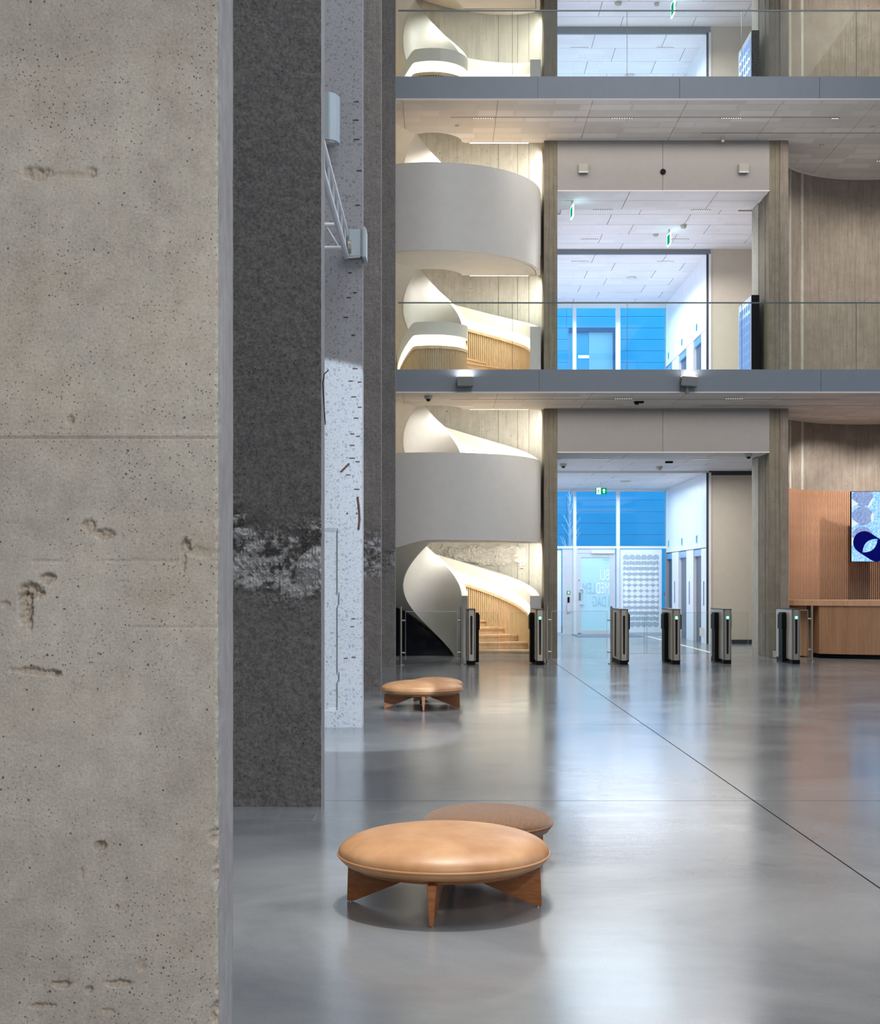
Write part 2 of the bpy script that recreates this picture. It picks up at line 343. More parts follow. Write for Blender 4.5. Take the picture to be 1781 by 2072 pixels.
def thing(name, label, cat, loc=(0, 0, 0), group=None, rz=0):
    o = bpy.data.objects.new(name, None); COL.objects.link(o); o.location = loc; o.rotation_euler = (0, 0, rz); o.empty_display_size = 0.1
    return tag(o, label, cat, group)
def struct(o): o['kind'] = 'structure'; return o
def stuff(o): o['kind'] = 'stuff'; return o
def copy_tree(o, loc, label, rz=None, parent=None):
    c = o.copy(); COL.objects.link(c)
    if parent: c.parent = parent
    else:
        c.location = loc; c['label'] = label
        if rz is not None: c.rotation_euler = (0, 0, rz)
    for ch in list(o.children): copy_tree(ch, None, None, parent=c)
    return c
def clip(poly, x0, x1, y0, y1):
    def cut(p, inside, inter):
        out = []
        for i in range(len(p)):
            a = p[i-1]; b = p[i]; ia = inside(a); ib = inside(b)
            if ia != ib: out.append(inter(a, b))
            if ib: out.append(b)
        return out
    def ix(X): return lambda a, b: (X, a[1]+(b[1]-a[1])*(X-a[0])/(b[0]-a[0]))
    def iy(Y): return lambda a, b: (a[0]+(b[0]-a[0])*(Y-a[1])/(b[1]-a[1]), Y)
    for ins, it in ((lambda p: p[0] >= x0, ix(x0)), (lambda p: p[0] <= x1, ix(x1)), (lambda p: p[1] >= y0, iy(y0)), (lambda p: p[1] <= y1, iy(y1))):
        poly = cut(poly, ins, it)
        if len(poly) < 3: return []
    ar = sum(poly[i-1][0]*poly[i][1]-poly[i][0]*poly[i-1][1] for i in range(len(poly)))/2
    return poly if abs(ar) > 0.01 else []
def arc(cx, cy, r, a0, a1, n):
    return [(cx+r*math.cos(math.radians(a0+(a1-a0)*i/n)), cy+r*math.sin(math.radians(a0+(a1-a0)*i/n))) for i in range(n+1)]
def ring(cx, cy, r0, r1, a0, a1, zb, zt, n):         # curved slab wall; zb, zt are functions of the angle in degrees
    m = MB(); vs = []
    for i in range(n+1):
        a = a0+(a1-a0)*i/n; c = math.cos(math.radians(a)); s_ = math.sin(math.radians(a))
        b = zb(a) if callable(zb) else zb; t = zt(a) if callable(zt) else zt
        vs += [(cx+r0*c, cy+r0*s_, b), (cx+r1*c, cy+r1*s_, b), (cx+r1*c, cy+r1*s_, t), (cx+r0*c, cy+r0*s_, t)]
    fs = []
    for i in range(n):
        k = i*4
        for j in range(4): fs.append((k+j, k+(j+1) % 4, k+4+(j+1) % 4, k+4+j))
    fs += [(0, 1, 2, 3), (n*4+3, n*4+2, n*4+1, n*4)]
    return m.add(vs, fs)
def tiles(outline, x0, dx, y0, dy, z0, z1, mat, parent, nx, ny, gap=0.012, name='ceiling_panel', nudge=0.0):
    for j in range(ny):
        for i in range(nx):
            ox = x0+(j % 2)*nudge
            p = clip(outline, ox+i*dx+gap/2, ox+(i+1)*dx-gap/2, y0+j*dy+gap/2, y0+(j+1)*dy-gap/2)
            if p: MB().prism(p, z0, z1).build(name, mat, parent)
def rect(x0, x1, y0, y1): return [(x0, y0), (x1, y0), (x1, y1), (x0, y1)]

# ---------------------------------------------------------------- setting: floor, hall shell
fl = struct(box('floor', -6, 16, -7, 48, -0.30, -0.012, M['joint']))
ys = [-7, -1.0, 3.85, 9.35, 14.4, 19.6, 24.72, 27.2, 31.2, 35.4, 39.6]; xs = [-6, -3.0, 2.12, 7.2, 12.3, 16]
for a, b in zip(ys[:-1], ys[1:]):
    for c, d in zip(xs[:-1], xs[1:]):
        box('floor_panel', c+0.005, d-0.005, a+0.005, b-0.005, -0.02, 0.0, M['floor'], fl)
struct(box('wall_left', -6.3, -6, -7, 40, -0.3, 17.2, M['hallwall']))
struct(box('wall_right', 16, 16.3, -7, 40, -0.3, 17.2, M['hallwall']))
struct(box('wall_rear', -6.3, 16.3, -7.3, -7, -0.3, 17.2, M['hallwall']))
struct(box('ceiling', -6.3, 16.3, -7.3, 40, 16.9, 17.2, M['roofpaint']))

# ---------------------------------------------------------------- geometry of the silos and the landings
SX, SY = wx(875.4, 27.4), 27.4                        # axis of the stair silo
TX, TY = 9.08, 27.65                                  # axis of the reception silo
Z1, Z2, TH = 5.32, 10.60, 0.41
YB = 24.95                                            # plane of the balcony edges
DC = 27.26                                            # plane of the column fronts
CL0, CL1 = wx(1101, DC), wx(1128, DC); CR0, CR1 = wx(1557, DC), wx(1588, DC)

# lobby shell behind the opening ---------------------------------------------------
YE, YG = 33.57, 39.6; XE = wx(1430, YE)
struct(box('wall_lobby_left', CL1-0.03, CL1+0.12, 29.6, YG, 0, 16.9, M['lobby']))
bw = struct(box('wall_lobby_beige', XE+0.10, XE+3.6, YE, YE+0.2, 0.08, 16.9, M['beige']))
for z in (0, Z1, Z2):
    box('skirting', XE+0.06, XE+3.6, YE-0.02, YE, z+0.0, z+0.10, M['darkline'], bw)
box('gap_trim', XE+0.06, XE+3.6, YE-0.015, YE-0.0, 4.09, 4.19, M['darkline'], bw)
# lift wall: panels between openings, built per storey
lw = struct(box('wall_lobby_lift', XE+0.10, XE+0.22, YE+0.2, YG, 0, 16.9, M['lobby']))
doorY = []
for x0, x1 in ((1419, 1403), (1389, 1373), (1360, 1348)):
    doorY.append((F*XE/(x0-CX), F*XE/(x1-CX)))
for z in (0, Z1, Z2):
    zt = {0: 4.15, Z1: 9.45, Z2: 14.82}[z]
    head = z+2.32
    n = 9; yy = [YE+0.02+(YG-YE-0.02)*i/n for i in range(n+1)]
    for a, b in zip(yy[:-1], yy[1:]): box('wall_panel', XE, XE+0.10, a+0.006, b-0.006, head+0.02, zt, M['lobby'], lw)
    prev = YE+0.02
    for a, b in doorY+[(YG, YG)]:
        if a-prev > 0.05: box('wall_panel', XE, XE+0.10, prev+0.004, a-0.004, z, head, M['lobby'], lw)
        prev = b
    box('corner_trim', XE-0.005, XE+0.045, YE-0.03, YE+0.015, z, zt, M['darkline'], lw)
    box('corner_trim', XE+0.045, XE+0.105, YE-0.035, YE+0.015, z, zt, M['lobby'], lw)
names = ['nearest the beige wall', 'middle of three in the white lift wall', 'farthest, beside the blue window']
levels = [(0, 'on the ground floor'), (Z1, 'on the first gallery')]
for z, lv in levels:
    for k, (a, b) in enumerate(doorY):
        t = struct(thing('door_%d' % (2+k+(3 if z else 0)), 'x', 'x', (XE+0.08, (a+b)/2, z))); del t['label']; del t['category']
        h = (b-a)/2
        box('door_leaf', 0, 0.03, -h+0.01, -0.004, 0, 2.14, M['elev'], t); box('door_leaf', 0, 0.03, 0.004, h-0.01, 0, 2.14, M['elev'], t)
        box('lintel', -0.06, 0.02, -h+0.01, h-0.01, 2.15, 2.31, M['lintel'], t)
        ym, zm = (a+b)/2, z+2.58
        t = box('floor_indicator', XE-0.012, XE, ym-0.10, ym+0.10, zm-0.11, zm+0.11, M['frame'], lw); box('display', XE-0.018, XE-0.011, ym-0.07, ym+0.07, zm-0.08, zm+0.08, M['cyanlamp'], t)
    for k, (a, b) in enumerate(((doorY[0][0]-0.35,)*2, (doorY[1][0]-0.45,)*2, (doorY[2][0]-0.45,)*2)):
        if z == 0:
            t = box('call_panel', XE-0.01, XE, a-0.03, a+0.03, 0.92, 1.52, M['elev'], lw); box('button', XE-0.016, XE-0.009, a-0.015, a+0.015, 1.2, 1.24, M['lampgrey'], t)

# lobby ceilings
def LSH(x0, y0, y1): return [(x0, y0), (CR0+0.0, y0), (CR0+0.0, 30.15), (9.9, 30.15), (9.9, y1), (x0, y1)]
def lobby_ceiling(name, zA, zB, x0=CL1+0.12, zh=None):
    g = struct(MB().prism(LSH(x0-0.1, DC+1.4, YE), zA+0.03, zA+0.10).build(name, M['lampgrey']))
    tiles(LSH(x0, DC+1.42, YE-0.005), x0-0.4, 1.74, DC+1.42-0.0, 0.86, zA, zA+0.03, M['tile_white'], g, 6, 6, 0.016, nudge=0.6)
    g2 = box('ceiling_inner', x0-0.1, XE+0.1, YE+0.055, YG, zB+0.03, zB+0.10, M['lampgrey'], g)
    tiles(rect(x0, XE, YE+0.06, YG), x0-0.4, 1.74, YE+0.06, 0.86, zB, zB+0.03, M['tile_white'], g, 4, 8, 0.016, nudge=0.6)
    box('step_fascia', x0, XE+0.1, YE-0.0, YE+0.05, zB-0.002, zA+0.03, M['fascia'] if zA > 5 else M['lobby'], g)
lobby_ceiling('ceiling_lobby_ground', 4.19, 4.14); lobby_ceiling('ceiling_lobby_first', 9.57, 9.45); lobby_ceiling('ceiling_lobby_second', 14.97, 14.80)
for i, z in enumerate((Z1, Z2)):
    struct(MB().prism([(CL1, DC), (CR0, DC), (CR0, 30.15), (9.9, 30.15), (9.9, YG), (CL1, YG)], z-0.30, z).build('floor_lobby_%s' % ('first', 'second')[i], M['tile_white']))
struct(box('wall_behind_silo', XE+3.6, 16, YE, YE+0.2, 0, 16.9, M['hallwall']))

# deep header over each opening
for i, (zb, zt) in enumerate(((4.05, 4.91), (9.20, 10.19), (14.5, 15.3))):
    h = thing('header_beam', ['grey header above the ground floor opening, black camera under its right end', 'grey header above the first gallery opening, two speakers and a black disc on it', 'grey header above the second gallery opening'][i], 'beam', (0, 0, 0), 'headers over the lobby openings')
    xm = wx(1341, DC)
    box('header_panel', CL1, xm-0.004, DC-0.01, DC+0.02, zb, zt, M['header'], h); box('header_panel', xm+0.004, CR0+0.0, DC-0.01, DC+0.02, zb, zt, M['header'], h)
    box('core', CL1, CR0, DC+0.02, DC+1.40, zb+0.03, zt, M['tile_white'], h)
    tiles(rect(CL1, CR0, DC+0.02, DC+1.40), CL1-0.3, 1.74, DC+0.02, 0.69, zb, zb+0.03, M['tile_white'], h, 4, 2, 0.014)
    box('edge_trim', CL1, CR0, DC-0.02, DC-0.008, zb-0.012, zb+0.006, M['lightline'], h)
    box('edge_trim', CR0-0.02, CR0-0.002, DC-0.0, DC+1.38, zb-0.012, zb+0.0, M['lightline'], h)

# ---------------------------------------------------------------- columns
def column(x0, x1, y0, y1, label, mat, board=0.14):
    t = thing('concrete_column', label, 'column', ((x0+x1)/2, y0, 0), 'board-marked columns')
    w = (x1-x0)/2; n = 2
    m = MB(); m.box(-w, w, 0.004, y1-y0, 0, 16.9); m.build('shaft', mat, t)
    edges = [-w, -w*0.25, w*0.45, w]
    for k in range(3):
        MB().box(edges[k]+0.002, edges[k+1]-0.002, -0.002-0.004*(k % 2), 0.006, 0, 16.9).build('board_mark', mat, t)
    return t
column(CL0, CL1, DC, DC+1.3, 'narrow concrete column between the stair and the lobby opening', M['column'])
cr = column(CR0, CR1, DC, DC+1.44, 'narrow concrete column between the lobby opening and the curved silo wall', M['column'])
for k, (a, b, ex) in enumerate(((0.0, 0.30, 0.006), (0.30, 0.62, 0.014), (0.62, 0.86, 0.008), (0.86, 1.44, 0.02))):
    MB().box(-(CR1-CR0)/2-ex, -(CR1-CR0)/2+0.01, a+0.003, b-0.003, 0, 16.9).build('board_mark', M['column'] if k < 3 else M['silo'], cr)

# ---------------------------------------------------------------- silos
sw = tag(ring(SX, SY, 2.24, 2.44, 2, 200, 0, 16.9, 80).build('stair_silo_wall', M['silo'], smooth=True), 'curved pale concrete silo wall behind the white spiral stair', 'wall')
tw = tag(ring(TX, TY, 2.25, 2.42, -30, 190, 0, 16.9, 80).build('reception_silo_wall', M['silo_tan'], smooth=True), 'curved tan concrete silo wall behind the reception desk', 'wall')
# rough spalled band of the stair silo, under the first landing
m = MB(); vs = []; na, nz = 170, 44
for j in range(nz+1):
    for i in range(na+1):
        a = 22+(78)*i/na; z = 1.78+0.52*j/nz
        p = Vector((a*0.12, z*3.2, 1)); e = min(i, (na-i)*0.8)/34.0; e2 = min(j*0.7, nz-j)/9.0
        k = max(0, min(1, e))*max(0, min(1, e2))
        k = max(0, min(1, k*1.5-0.45+1.1*noise.noise(p*1.3)+0.5*noise.noise(p*3.7)))
        d = (0.02+0.10*abs(noise.noise(p*2.2))+0.08*abs(noise.noise(p*5))+0.05*abs(noise.noise(p*12)))*k
        if k <= 0: d = 0
        r = 2.238-max(0.0, d); r += 0.03*(1-min(1, k*3))
        vs.append((SX+r*math.cos(math.radians(a)), SY+r*math.sin(math.radians(a)), z))
for j in range(nz):
    for i in range(na): q = j*(na+1)+i; m.f.append((q, q+1, q+na+2, q+na+1))
m.v = vs; m.build('spalled_band', M['spall'], sw)
for a in (52, 38, 28):                                # thin vertical joints in the silo wall
    ring(SX, SY, 2.232, 2.245, a-0.12, a+0.12, 0, 16.9, 1).build('joint_line', M['column'], sw)
for a in (128, 140):
    ring(TX, TY, 2.236, 2.252, a-1.0, a+1.0, 3.45, 16.9, 2).build('pale_streak', M['silo'], tw)

# ---------------------------------------------------------------- balcony slabs
def slab_outline(mg=0.0):
    p = [(-2.3, YB), (13, YB), (13, TY), (TX+2.25, TY)] + arc(TX, TY, 2.25, 0, 180, 40)[1:] + [(CR1, TY), (CR1, DC+0.0), (CL0, DC), (CL0, SY)]
    p += [(SX+0.62, SY)] + arc(SX, SY, 0.62, 0, -122, 20)[1:]
    p += [(SX+2.2*math.cos(math.radians(238)), SY+2.2*math.sin(math.radians(238))), (-2.3, 25.55)]
    return p
OUT = slab_outline()
zz = [(Z1, 'first gallery', (1088, 1372, 1661)), (Z2, 'second gallery', (1088, 1375, 1658)), (15.88, 'third gallery', (1375,))]
for k, (z, nm, seams) in enumerate(zz):
    t = thing('balcony_slab', 'blue-grey edged floor of the %s, %s' % (nm, ['with two grey boxes on its edge', 'plain edge, uppermost in view', 'above the frame'][k]), 'balcony', (0, 0, 0), 'gallery floors')
    MB().prism([(x, y+0.02 if y < YB+0.01 else y) for x, y in OUT], z-TH+0.03, z-0.004).build('slab_core', M['tile_white'], t)
    xx = [-2.3]+[wx(s_, YB) for s_ in seams]+[13]
    if k == 0: xx = [-2.3, wx(1661, YB)-2*2.54, wx(1661, YB)-2.54, wx(1661, YB), wx(1661, YB)+2.54, 13]
    for a, b in zip(xx[:-1], xx[1:]): box('fascia_panel', a+0.003, b-0.003, YB-0.02, YB+0.02, z-TH+0.012, z, M['fascia'], t)
    box('bottom_trim', -2.3, 13, YB-0.028, YB+0.03, z-TH-0.012, z-TH+0.010, M['lightline'], t)
    tiles([(x, max(y, YB+0.05)) for x, y in OUT], wx(1006, YB+0.4)-2*1.72, 1.72, YB+0.05, 0.90, z-TH, z-TH+0.032, M['tile'], t, 10, 6, 0.007)
    # curved edge trim at the reception silo
    ring(TX, TY, 2.19, 2.24, 3, 177, z-TH-0.012, z-TH-0.001, 48).build('curved_trim', M['lightline'], t)
    # dark slots
    for ys_, xa, xb in ((YB+0.05+0.90, 912, 1700), (YB+0.05+1.80, 1420, 2100)):
        box('slot_line', wx(xa, ys_), wx(xb, ys_), ys_-0.012, ys_+0.012, z-TH-0.004, z-TH+0.002, M['boxgrey'], t)
# third-storey slab is out of view but closes the stair well

# glass balustrades
for z, nm, seams in ((Z1, 'first', (806, 1037, 1269, 1501, 1733, 1965)), (Z2, 'second', (806, 1037, 1269, 1501, 1733, 1965))):
    t = thing('glass_balustrade', 'clear frameless glass balustrade standing on the %s gallery edge' % nm, 'balustrade', (0, YB+0.06, z), 'glass balustrades')
    xq = [wx(s_, YB+0.06) for s_ in seams]
    for a, b in zip(xq[:-1], xq[1:]):
        g = box('glass_pane', a+0.005, b-0.005, -0.008, 0.008, -0.02, 1.205, M['glass'], t)
        box('pane_edge', b-0.004, b+0.004, -0.006, 0.006, 0.0, 1.205, M['glassedge'], g)
    box('top_edge', xq[0], xq[-1], -0.011, 0.011, 1.205, 1.228, M['glassedge'], t)

# ---------------------------------------------------------------- the spiral stair
ST = thing('spiral_stair', 'white spiral stair with oak treads and slats in the curved silo', 'stair', (SX, SY, 0))
flights = [(0.0, 2.66, 266, 19), (2.66, Z1, 238, 17), (Z1, 7.96, 238, 17), (7.96, Z2, 238, 17), (Z2, 13.24, 238, 17), (13.24, 15.88, 238, 17)]
RO, RI = 2.13, 0.58
def zfun(k):
    z0, z1, A, n = flights[k]
    return lambda a: z0+(z1-z0)*max(0, min(a, A))/A
slat_mesh = {}
def slat(parent, r, a, z0, z1, mat, dep=0.03, wid=0.026):
    key = (round(z1-z0, 3), mat.name)
    if key not in slat_mesh:
        o = MB().box(-dep/2, dep/2, -wid/2, wid/2, 0, z1-z0).build('slat', mat, parent); slat_mesh[key] = o.data
    else:
        o = bpy.data.objects.new('slat', slat_mesh[key]); COL.objects.link(o); o.parent = parent
    c = math.cos(math.radians(a)); s_ = math.sin(math.radians(a))
    o.location = (r*c, r*s_, z0); o.rotation_euler = (0, 0, math.radians(a)); return o
for k, (z0, z1, A, n) in enumerate(flights):
    zf = zfun(k); has_landing = k in (0, 2, 4)
    aend = 360 if has_landing else A; N = 90
    # outer balustrade: shell, top band, light slot, oak cap, backing
    zin = zf
    if k == 0: zf = lambda a: 0.01*a if a < 180 else 1.8+0.86*math.sin(min(1.0, (a-180)/62.0)*PI/2)**0.9
    ob = ring(0, 0, 2.04, RO, 0, aend, (lambda a, zf=zin, k=k: max(0.0, zf(a)-0.40) if k == 0 else zf(a)-0.40), lambda a: zf(a)+1.20, N).build('outer_balustrade', M['white'], ST, smooth=True)
    ring(0, 0, 1.95, 2.045, 0, aend, lambda a: zf(a)+0.96, lambda a: zf(a)+1.20, N).build('top_band', M['cream'], ob, smooth=True)
    ring(0, 0, 2.030, 2.045, 0.4, aend, lambda a: zf(a)+0.77, lambda a: zf(a)+0.96, N).build('light_strip', M['led'], ob, smooth=True)
    ring(0, 0, 1.93, 2.04, 0.4, aend, lambda a: zf(a)+0.71, lambda a: zf(a)+0.77, N).build('oak_cap', M['oakslat'], ob, smooth=True)
    ring(0, 0, 2.015, 2.04, 0.4, aend, lambda a: zf(a)+0.0, lambda a: zf(a)+0.71, N).build('backing', M['backing'], ob, smooth=True)
    MB().box(1.93, 2.14, -0.05, 0.0, z0 if k == 0 else z0-0.0, z0+1.22).build('newel_post', M['post'], ob)
    zout = zf; zf = zin
    # inner balustrade: smooth white towards the well, slatted towards the steps
    ia = 360
    ib = ring(0, 0, RI, 0.62, 0, ia, (lambda a, zf=zf, k=k: max(0.0, zf(a)-0.40) if k == 0 else zf(a)-0.40), lambda a: zf(a)+1.20, N).build('inner_balustrade', M['white'], ST, smooth=True)
    ring(0, 0, 0.62, 0.70, 0, ia, lambda a: zf(a)+0.95, lambda a: zf(a)+1.20, N).build('top_band', M['cream'], ib, smooth=True)
    ring(0, 0, 0.62, 0.632, 0, ia, lambda a: zf(a)+0.74, lambda a: zf(a)+0.95, N).build('light_strip', M['led'], ib, smooth=True)
    ring(0, 0, 0.62, 0.70, 0, ia, lambda a: zf(a)+0.68, lambda a: zf(a)+0.74, N).build('oak_cap', M['oakslat'], ib, smooth=True)
    if k == 0: MB().box(0.57, 0.70, -0.06, 0.0, 0, 1.22).build('newel_post', M['post'], ib)
    # treads and risers
    da = A/n; rs = (z1-z0)/n
    for i in range(n):
        a0 = i*da; a1 = a0+da; z = z0+(i+1)*rs
        ring(0, 0, 0.63, 2.0, a0-0.9, min(a1, A)+0.5, z-0.035, z, 4).build('tread', M['oak'], ST)
        ring(0, 0, 0.63, 1.99, a0, a0+0.5, z-rs, z-0.035, 1).build('riser', M['oak'], ST)
    # smooth soffit
    s0 = 40 if k == 0 else 0
    ring(0, 0, 0.60, 2.05, s0, A, lambda a: zf(a)-0.40, lambda a: zf(a)-0.37, N).build('soffit', M['cream'], ST, smooth=True)
    if has_landing:
        ring(0, 0, 0.62, 2.05, A, 360, z1-0.03, z1, 24).build('landing_floor', M['oak'], ST)
        ring(0, 0, 0.62, 2.05, A, 360, z1-0.40, z1-0.37, 24).build('landing_soffit', M['cream'], ST)
        MB().box(0.62, 2.05, -0.02, 0.0, z1-0.40, z1-0.03).build('landing_edge', M['cream'], ST)
    # slats
    if k in (0, 2):
        a = 1.2
        while a < (112 if k == 0 else 96):
            slat(ob, 1.985, a, zf(a)+0.0, zf(a)+0.71, M['oakslat']); a += 1.34
    m = MB()
    a = 112 if k == 0 else (96 if k == 2 else 1.2)
    while a < aend-1:
        c = math.cos(math.radians(a)); s_ = math.sin(math.radians(a)); z = zf(a)
        def P(r, w, zz_): return (r*c-w*s_, r*s_+w*c, zz_)
        m.add([P(1.97, -0.01, z), P(2.0, -0.01, z), P(2.0, 0.01, z), P(1.97, 0.01, z), P(1.97, -0.01, z+0.71), P(2.0, -0.01, z+0.71), P(2.0, 0.01, z+0.71), P(1.97, 0.01, z+0.71)],
              [(0, 3, 2, 1), (4, 5, 6, 7), (0, 1, 5, 4), (1, 2, 6, 5), (2, 3, 7, 6), (3, 0, 4, 7)]); a += 1.34
    stuff(m.build('slat_row', M['oakslat'], ob))
    if k in (1, 3):
        a = 150
        while a < 358:
            slat(ib, 0.665, a, zf(a)+0.0, zf(a)+0.68, M['oakslat'], 0.025, 0.016); a += 2.9 if k == 1 else 4
    else:
        m = MB(); a = 3
        while a < 358:
            c = math.cos(math.radians(a)); s_ = math.sin(math.radians(a)); z = zf(a)
            def P(r, w, zz_): return (r*c-w*s_, r*s_+w*c, zz_)
            m.add([P(0.65, -0.008, z), P(0.68, -0.008, z), P(0.68, 0.008, z), P(0.65, 0.008, z), P(0.65, -0.008, z+0.68), P(0.68, -0.008, z+0.68), P(0.68, 0.008, z+0.68), P(0.65, 0.008, z+0.68)],
                  [(0, 3, 2, 1), (4, 5, 6, 7), (0, 1, 5, 4), (1, 2, 6, 5), (2, 3, 7, 6), (3, 0, 4, 7)]); a += 2.9
        stuff(m.build('slat_row', M['oakslat'], ib))
# dark sheet that paints in the shade under the first flight
tag(MB().xz([(-1.85, 0), (0.25, 0), (0.25, 0.10), (-0.15, 0.40), (-0.7, 0.90), (-0.78, 1.10), (-1.85, 1.10)], 28.06, 28.12).build('stair_shade_sheet', M['stair_shade']), 'dark sheet standing in for the shade under the first stair flight', 'shade sheet')
# light strips on the slab edges above the stair well
for z, nm in ((Z1-TH, 'under the first gallery edge'), (Z2-TH, 'under the second gallery edge'), (7.56, 'under the upper white landing'), (2.26, 'under the lower white landing')):
    tag(box('well_edge_light', SX+0.74, SX+1.90, SY+0.03, SY+0.05, z+0.002, z+0.02, M['led']), 'thin glowing light line %s beside the stair well' % nm, 'light', 'stair well light lines')

# ---------------------------------------------------------------- concrete piers on the left
def pier(xl, xr, yf, yb, ztop, dense_x, dense_z, nx, nz, disp, mat, label, side_mat=None, nyside=3):
    t = thing('concrete_pier', label, 'pillar', (xr, yf, 0), 'row of sawn concrete piers')
    # front face grid, only its visible stretch is dense
    X = [xl] + [dense_x[0]+(xr-dense_x[0])*i/nx for i in range(nx+1)]
    Zs = ([0.0] if dense_z[0] > 0 else []) + [dense_z[0]+(dense_z[1]-dense_z[0])*j/nz for j in range(nz+1)] + [ztop]
    m = MB(); W = len(X); KA = []
    for z in Zs:
        for i, x in enumerate(X):
            d, ex, kk = disp(x, z, xr) if (i > 0) else (0, 0, 0)
            KA.append(kk)
            m.v.append((x-xr-ex*(1 if i == W-1 else 0), d, z))
    for j in range(len(Zs)-1):
        for i in range(W-1): q = j*W+i; m.f.append((q, q+1, q+W+1, q+W))
    fo = m.build('front_face', mat, t)
    fo.data.attributes.new('spall', 'FLOAT', 'POINT').data.foreach_set('value', KA)
    m = MB(); H = len(Zs); cols = nyside+1
    for z in Zs:
        d, ex, _ = disp(xr, z, xr)
        for c in range(cols):
            yy_ = d+(yb-yf-d)*c/nyside
            e = ex*(1 if c == 0 else 0)+0.0012*noise.noise(Vector((c*3, z*9, 2)))
            m.v.append((-e, yy_, z))
    for j in range(H-1):
        for c in range(nyside): q = j*cols+c; m.f.append((q, q+1, q+cols+1, q+cols))
    m.build('side_face', side_mat or M['edge'], t)
    MB().box(xl-xr, -0.012, 0.12 if yb-yf > 0.2 else 0.05, yb-yf, 0, ztop).build('core', mat, t)
    if yf < 5 or side_mat:
        for p in fo.data.polygons: p.use_smooth = True
    return t
px4 = 4.1/F
spalls = [(75, 352, 34, 15, .012), (150, 355, 50, 8, .004), (62, 1196, 26, 20, .018), (52, 1232, 16, 36, .020), (96, 1170, 16, 12, .014), (60, 1262, 6, 18, .012), (8, 1222, 10, 6, .008),
          (70, 1358, 52, 8, .012), (115, 1362, 10, 6, .010), (180, 1065, 16, 14, .010), (212, 1080, 30, 12, .012), (375, 1106, 12, 17, .016), (371, 1138, 5, 26, .008), (410, 1118, 30, 14, .006),
          (202, 1712, 15, 11, .016), (165, 1768, 4, 14, .007), (236, 1838, 5, 6, .008), (128, 1992, 27, 8, .014), (242, 1990, 28, 8, .012), (180, 2003, 9, 8, .012), (85, 2036, 30, 6, .010),
          (218, 2046, 20, 6, .006), (285, 1955, 10, 12, .004), (142, 850, 8, 10, .01), (183, 350, 12, 12, .008), (435, 1690, 14, 20, .010), (441, 1760, 10, 40, .014), (437, 2050, 12, 26, .016), (440, 2000, 5, 10, .01)]
def disp1(x, z, xr):
    pv = Vector((x*1.0, z*1.0, 0)); d = 0.0016*noise.noise(pv*6); kk = 0.0
    for (a, b, rx, rz, dep) in spalls:
        ux = (x-wx(a, 4.1))/(rx*px4); uz = (z-wz(b, 4.1))/(rz*px4)
        if a == 70: uz += ux*0.5
        if abs(ux) > 1.6 or abs(uz) > 1.6: continue
        q = math.sqrt(ux*ux+uz*uz)+0.42*noise.noise(Vector((x*38, z*38, a)))+0.25*noise.noise(Vector((x*110, z*110, a)))
        if q < 1: d += dep*1.5*min(1, (1-q)*2.6)*(0.75+0.5*noise.noise(Vector((x*150, z*150, 4)))+0.4*noise.noise(Vector((x*60, z*60, 9)))); kk = max(kk, min(1, (1-q)*3))
    zl = wz(886, 4.1)
    if abs(z-zl) < 0.0035: d += 0.010
    elif z > zl and z < zl+0.02: d -= 0.0015
    if abs(z-wz(1268, 4.1)) < 0.003 and x > -0.95+0.1*noise.noise(Vector((3, z*4, 0))): d += 0.003
    zq = wz(1135, 4.1)+0.006*noise.noise(Vector((x*14, 0, 3)))
    if abs(z-zq) < 0.0035: d += 0.0045*max(0, min(1, 0.4+2*noise.noise(Vector((x*9, 2, 2)))+(x-xr+0.3)))
    # chipped arris
    ed = max(0, 1-(xr-x)/0.010); ch = max(0, noise.noise(Vector((0, z*16, 7)))-0.05)+0.6*max(0, noise.noise(Vector((0, z*70, 2))))
    d += ed*0.010*(0.25+ch*2)
    ex = 0.0015+0.004*max(0, noise.noise(Vector((5, z*26, 1))))
    return d, ex, kk
pier(-1.95, wx(442, 4.1), 4.1, 4.39, 16.9, (-1.34, 0), (0.10, 3.35), 190, 760, disp1, M['pier_near'], 'nearest pier, pale pitted concrete with spalled holes, filling the left', nyside=4)
def rough_disp(yf, zc0, zc1, amp, seed, fade=0.25):
    def f(x, z, xr):
        p = Vector((x*2.2, z*2.2, seed)); d = 0.004*noise.fractal(p*5, 0.9, 2.1, 4)
        w = noise.noise(Vector((x*1.6, z*0.8, seed+3)))*0.35
        k = max(0.0, min(1.0, (z-(zc0+w+(xr-x)*0.0))/fade))*max(0.0, min(1.0, ((zc1+w)-z)/fade))
        if k > 0:
            r = 0.9*abs(noise.noise(p*1.6))+0.6*abs(noise.noise(p*4.2))+0.45*abs(noise.noise(p*9))+0.4*abs(noise.noise(p*21))
            r += 0.35*noise.noise(Vector((p.x*2+p.y*3, p.y*6-p.x*3, seed))); hh_ = r
            d += k*amp*(1.1-1.5*r)
        ex = 0.004*max(0, noise.noise(Vector((seed, z*9, 1))))+(0.02*k*abs(noise.noise(Vector((1, z*7, seed)))))
        return d, ex, (k*max(0.0, min(1.0, -0.15+1.3*hh_+0.9*noise.noise(p*1.3)+0.5*noise.noise(p*11))) if k > 0 else 0.0)
    return f
D2 = 9.1
pier(-2.1, wx(650, D2), D2, 9.37, 16.9, (-1.42, 0), (0.0, 5.4), 110, 720, rough_disp(D2, wz(1205, D2), wz(985, D2), 0.060, 3.0), M['pier_dark'], 'second pier, dark grey concrete with a rough broken band at mid height')
D3 = 14.1
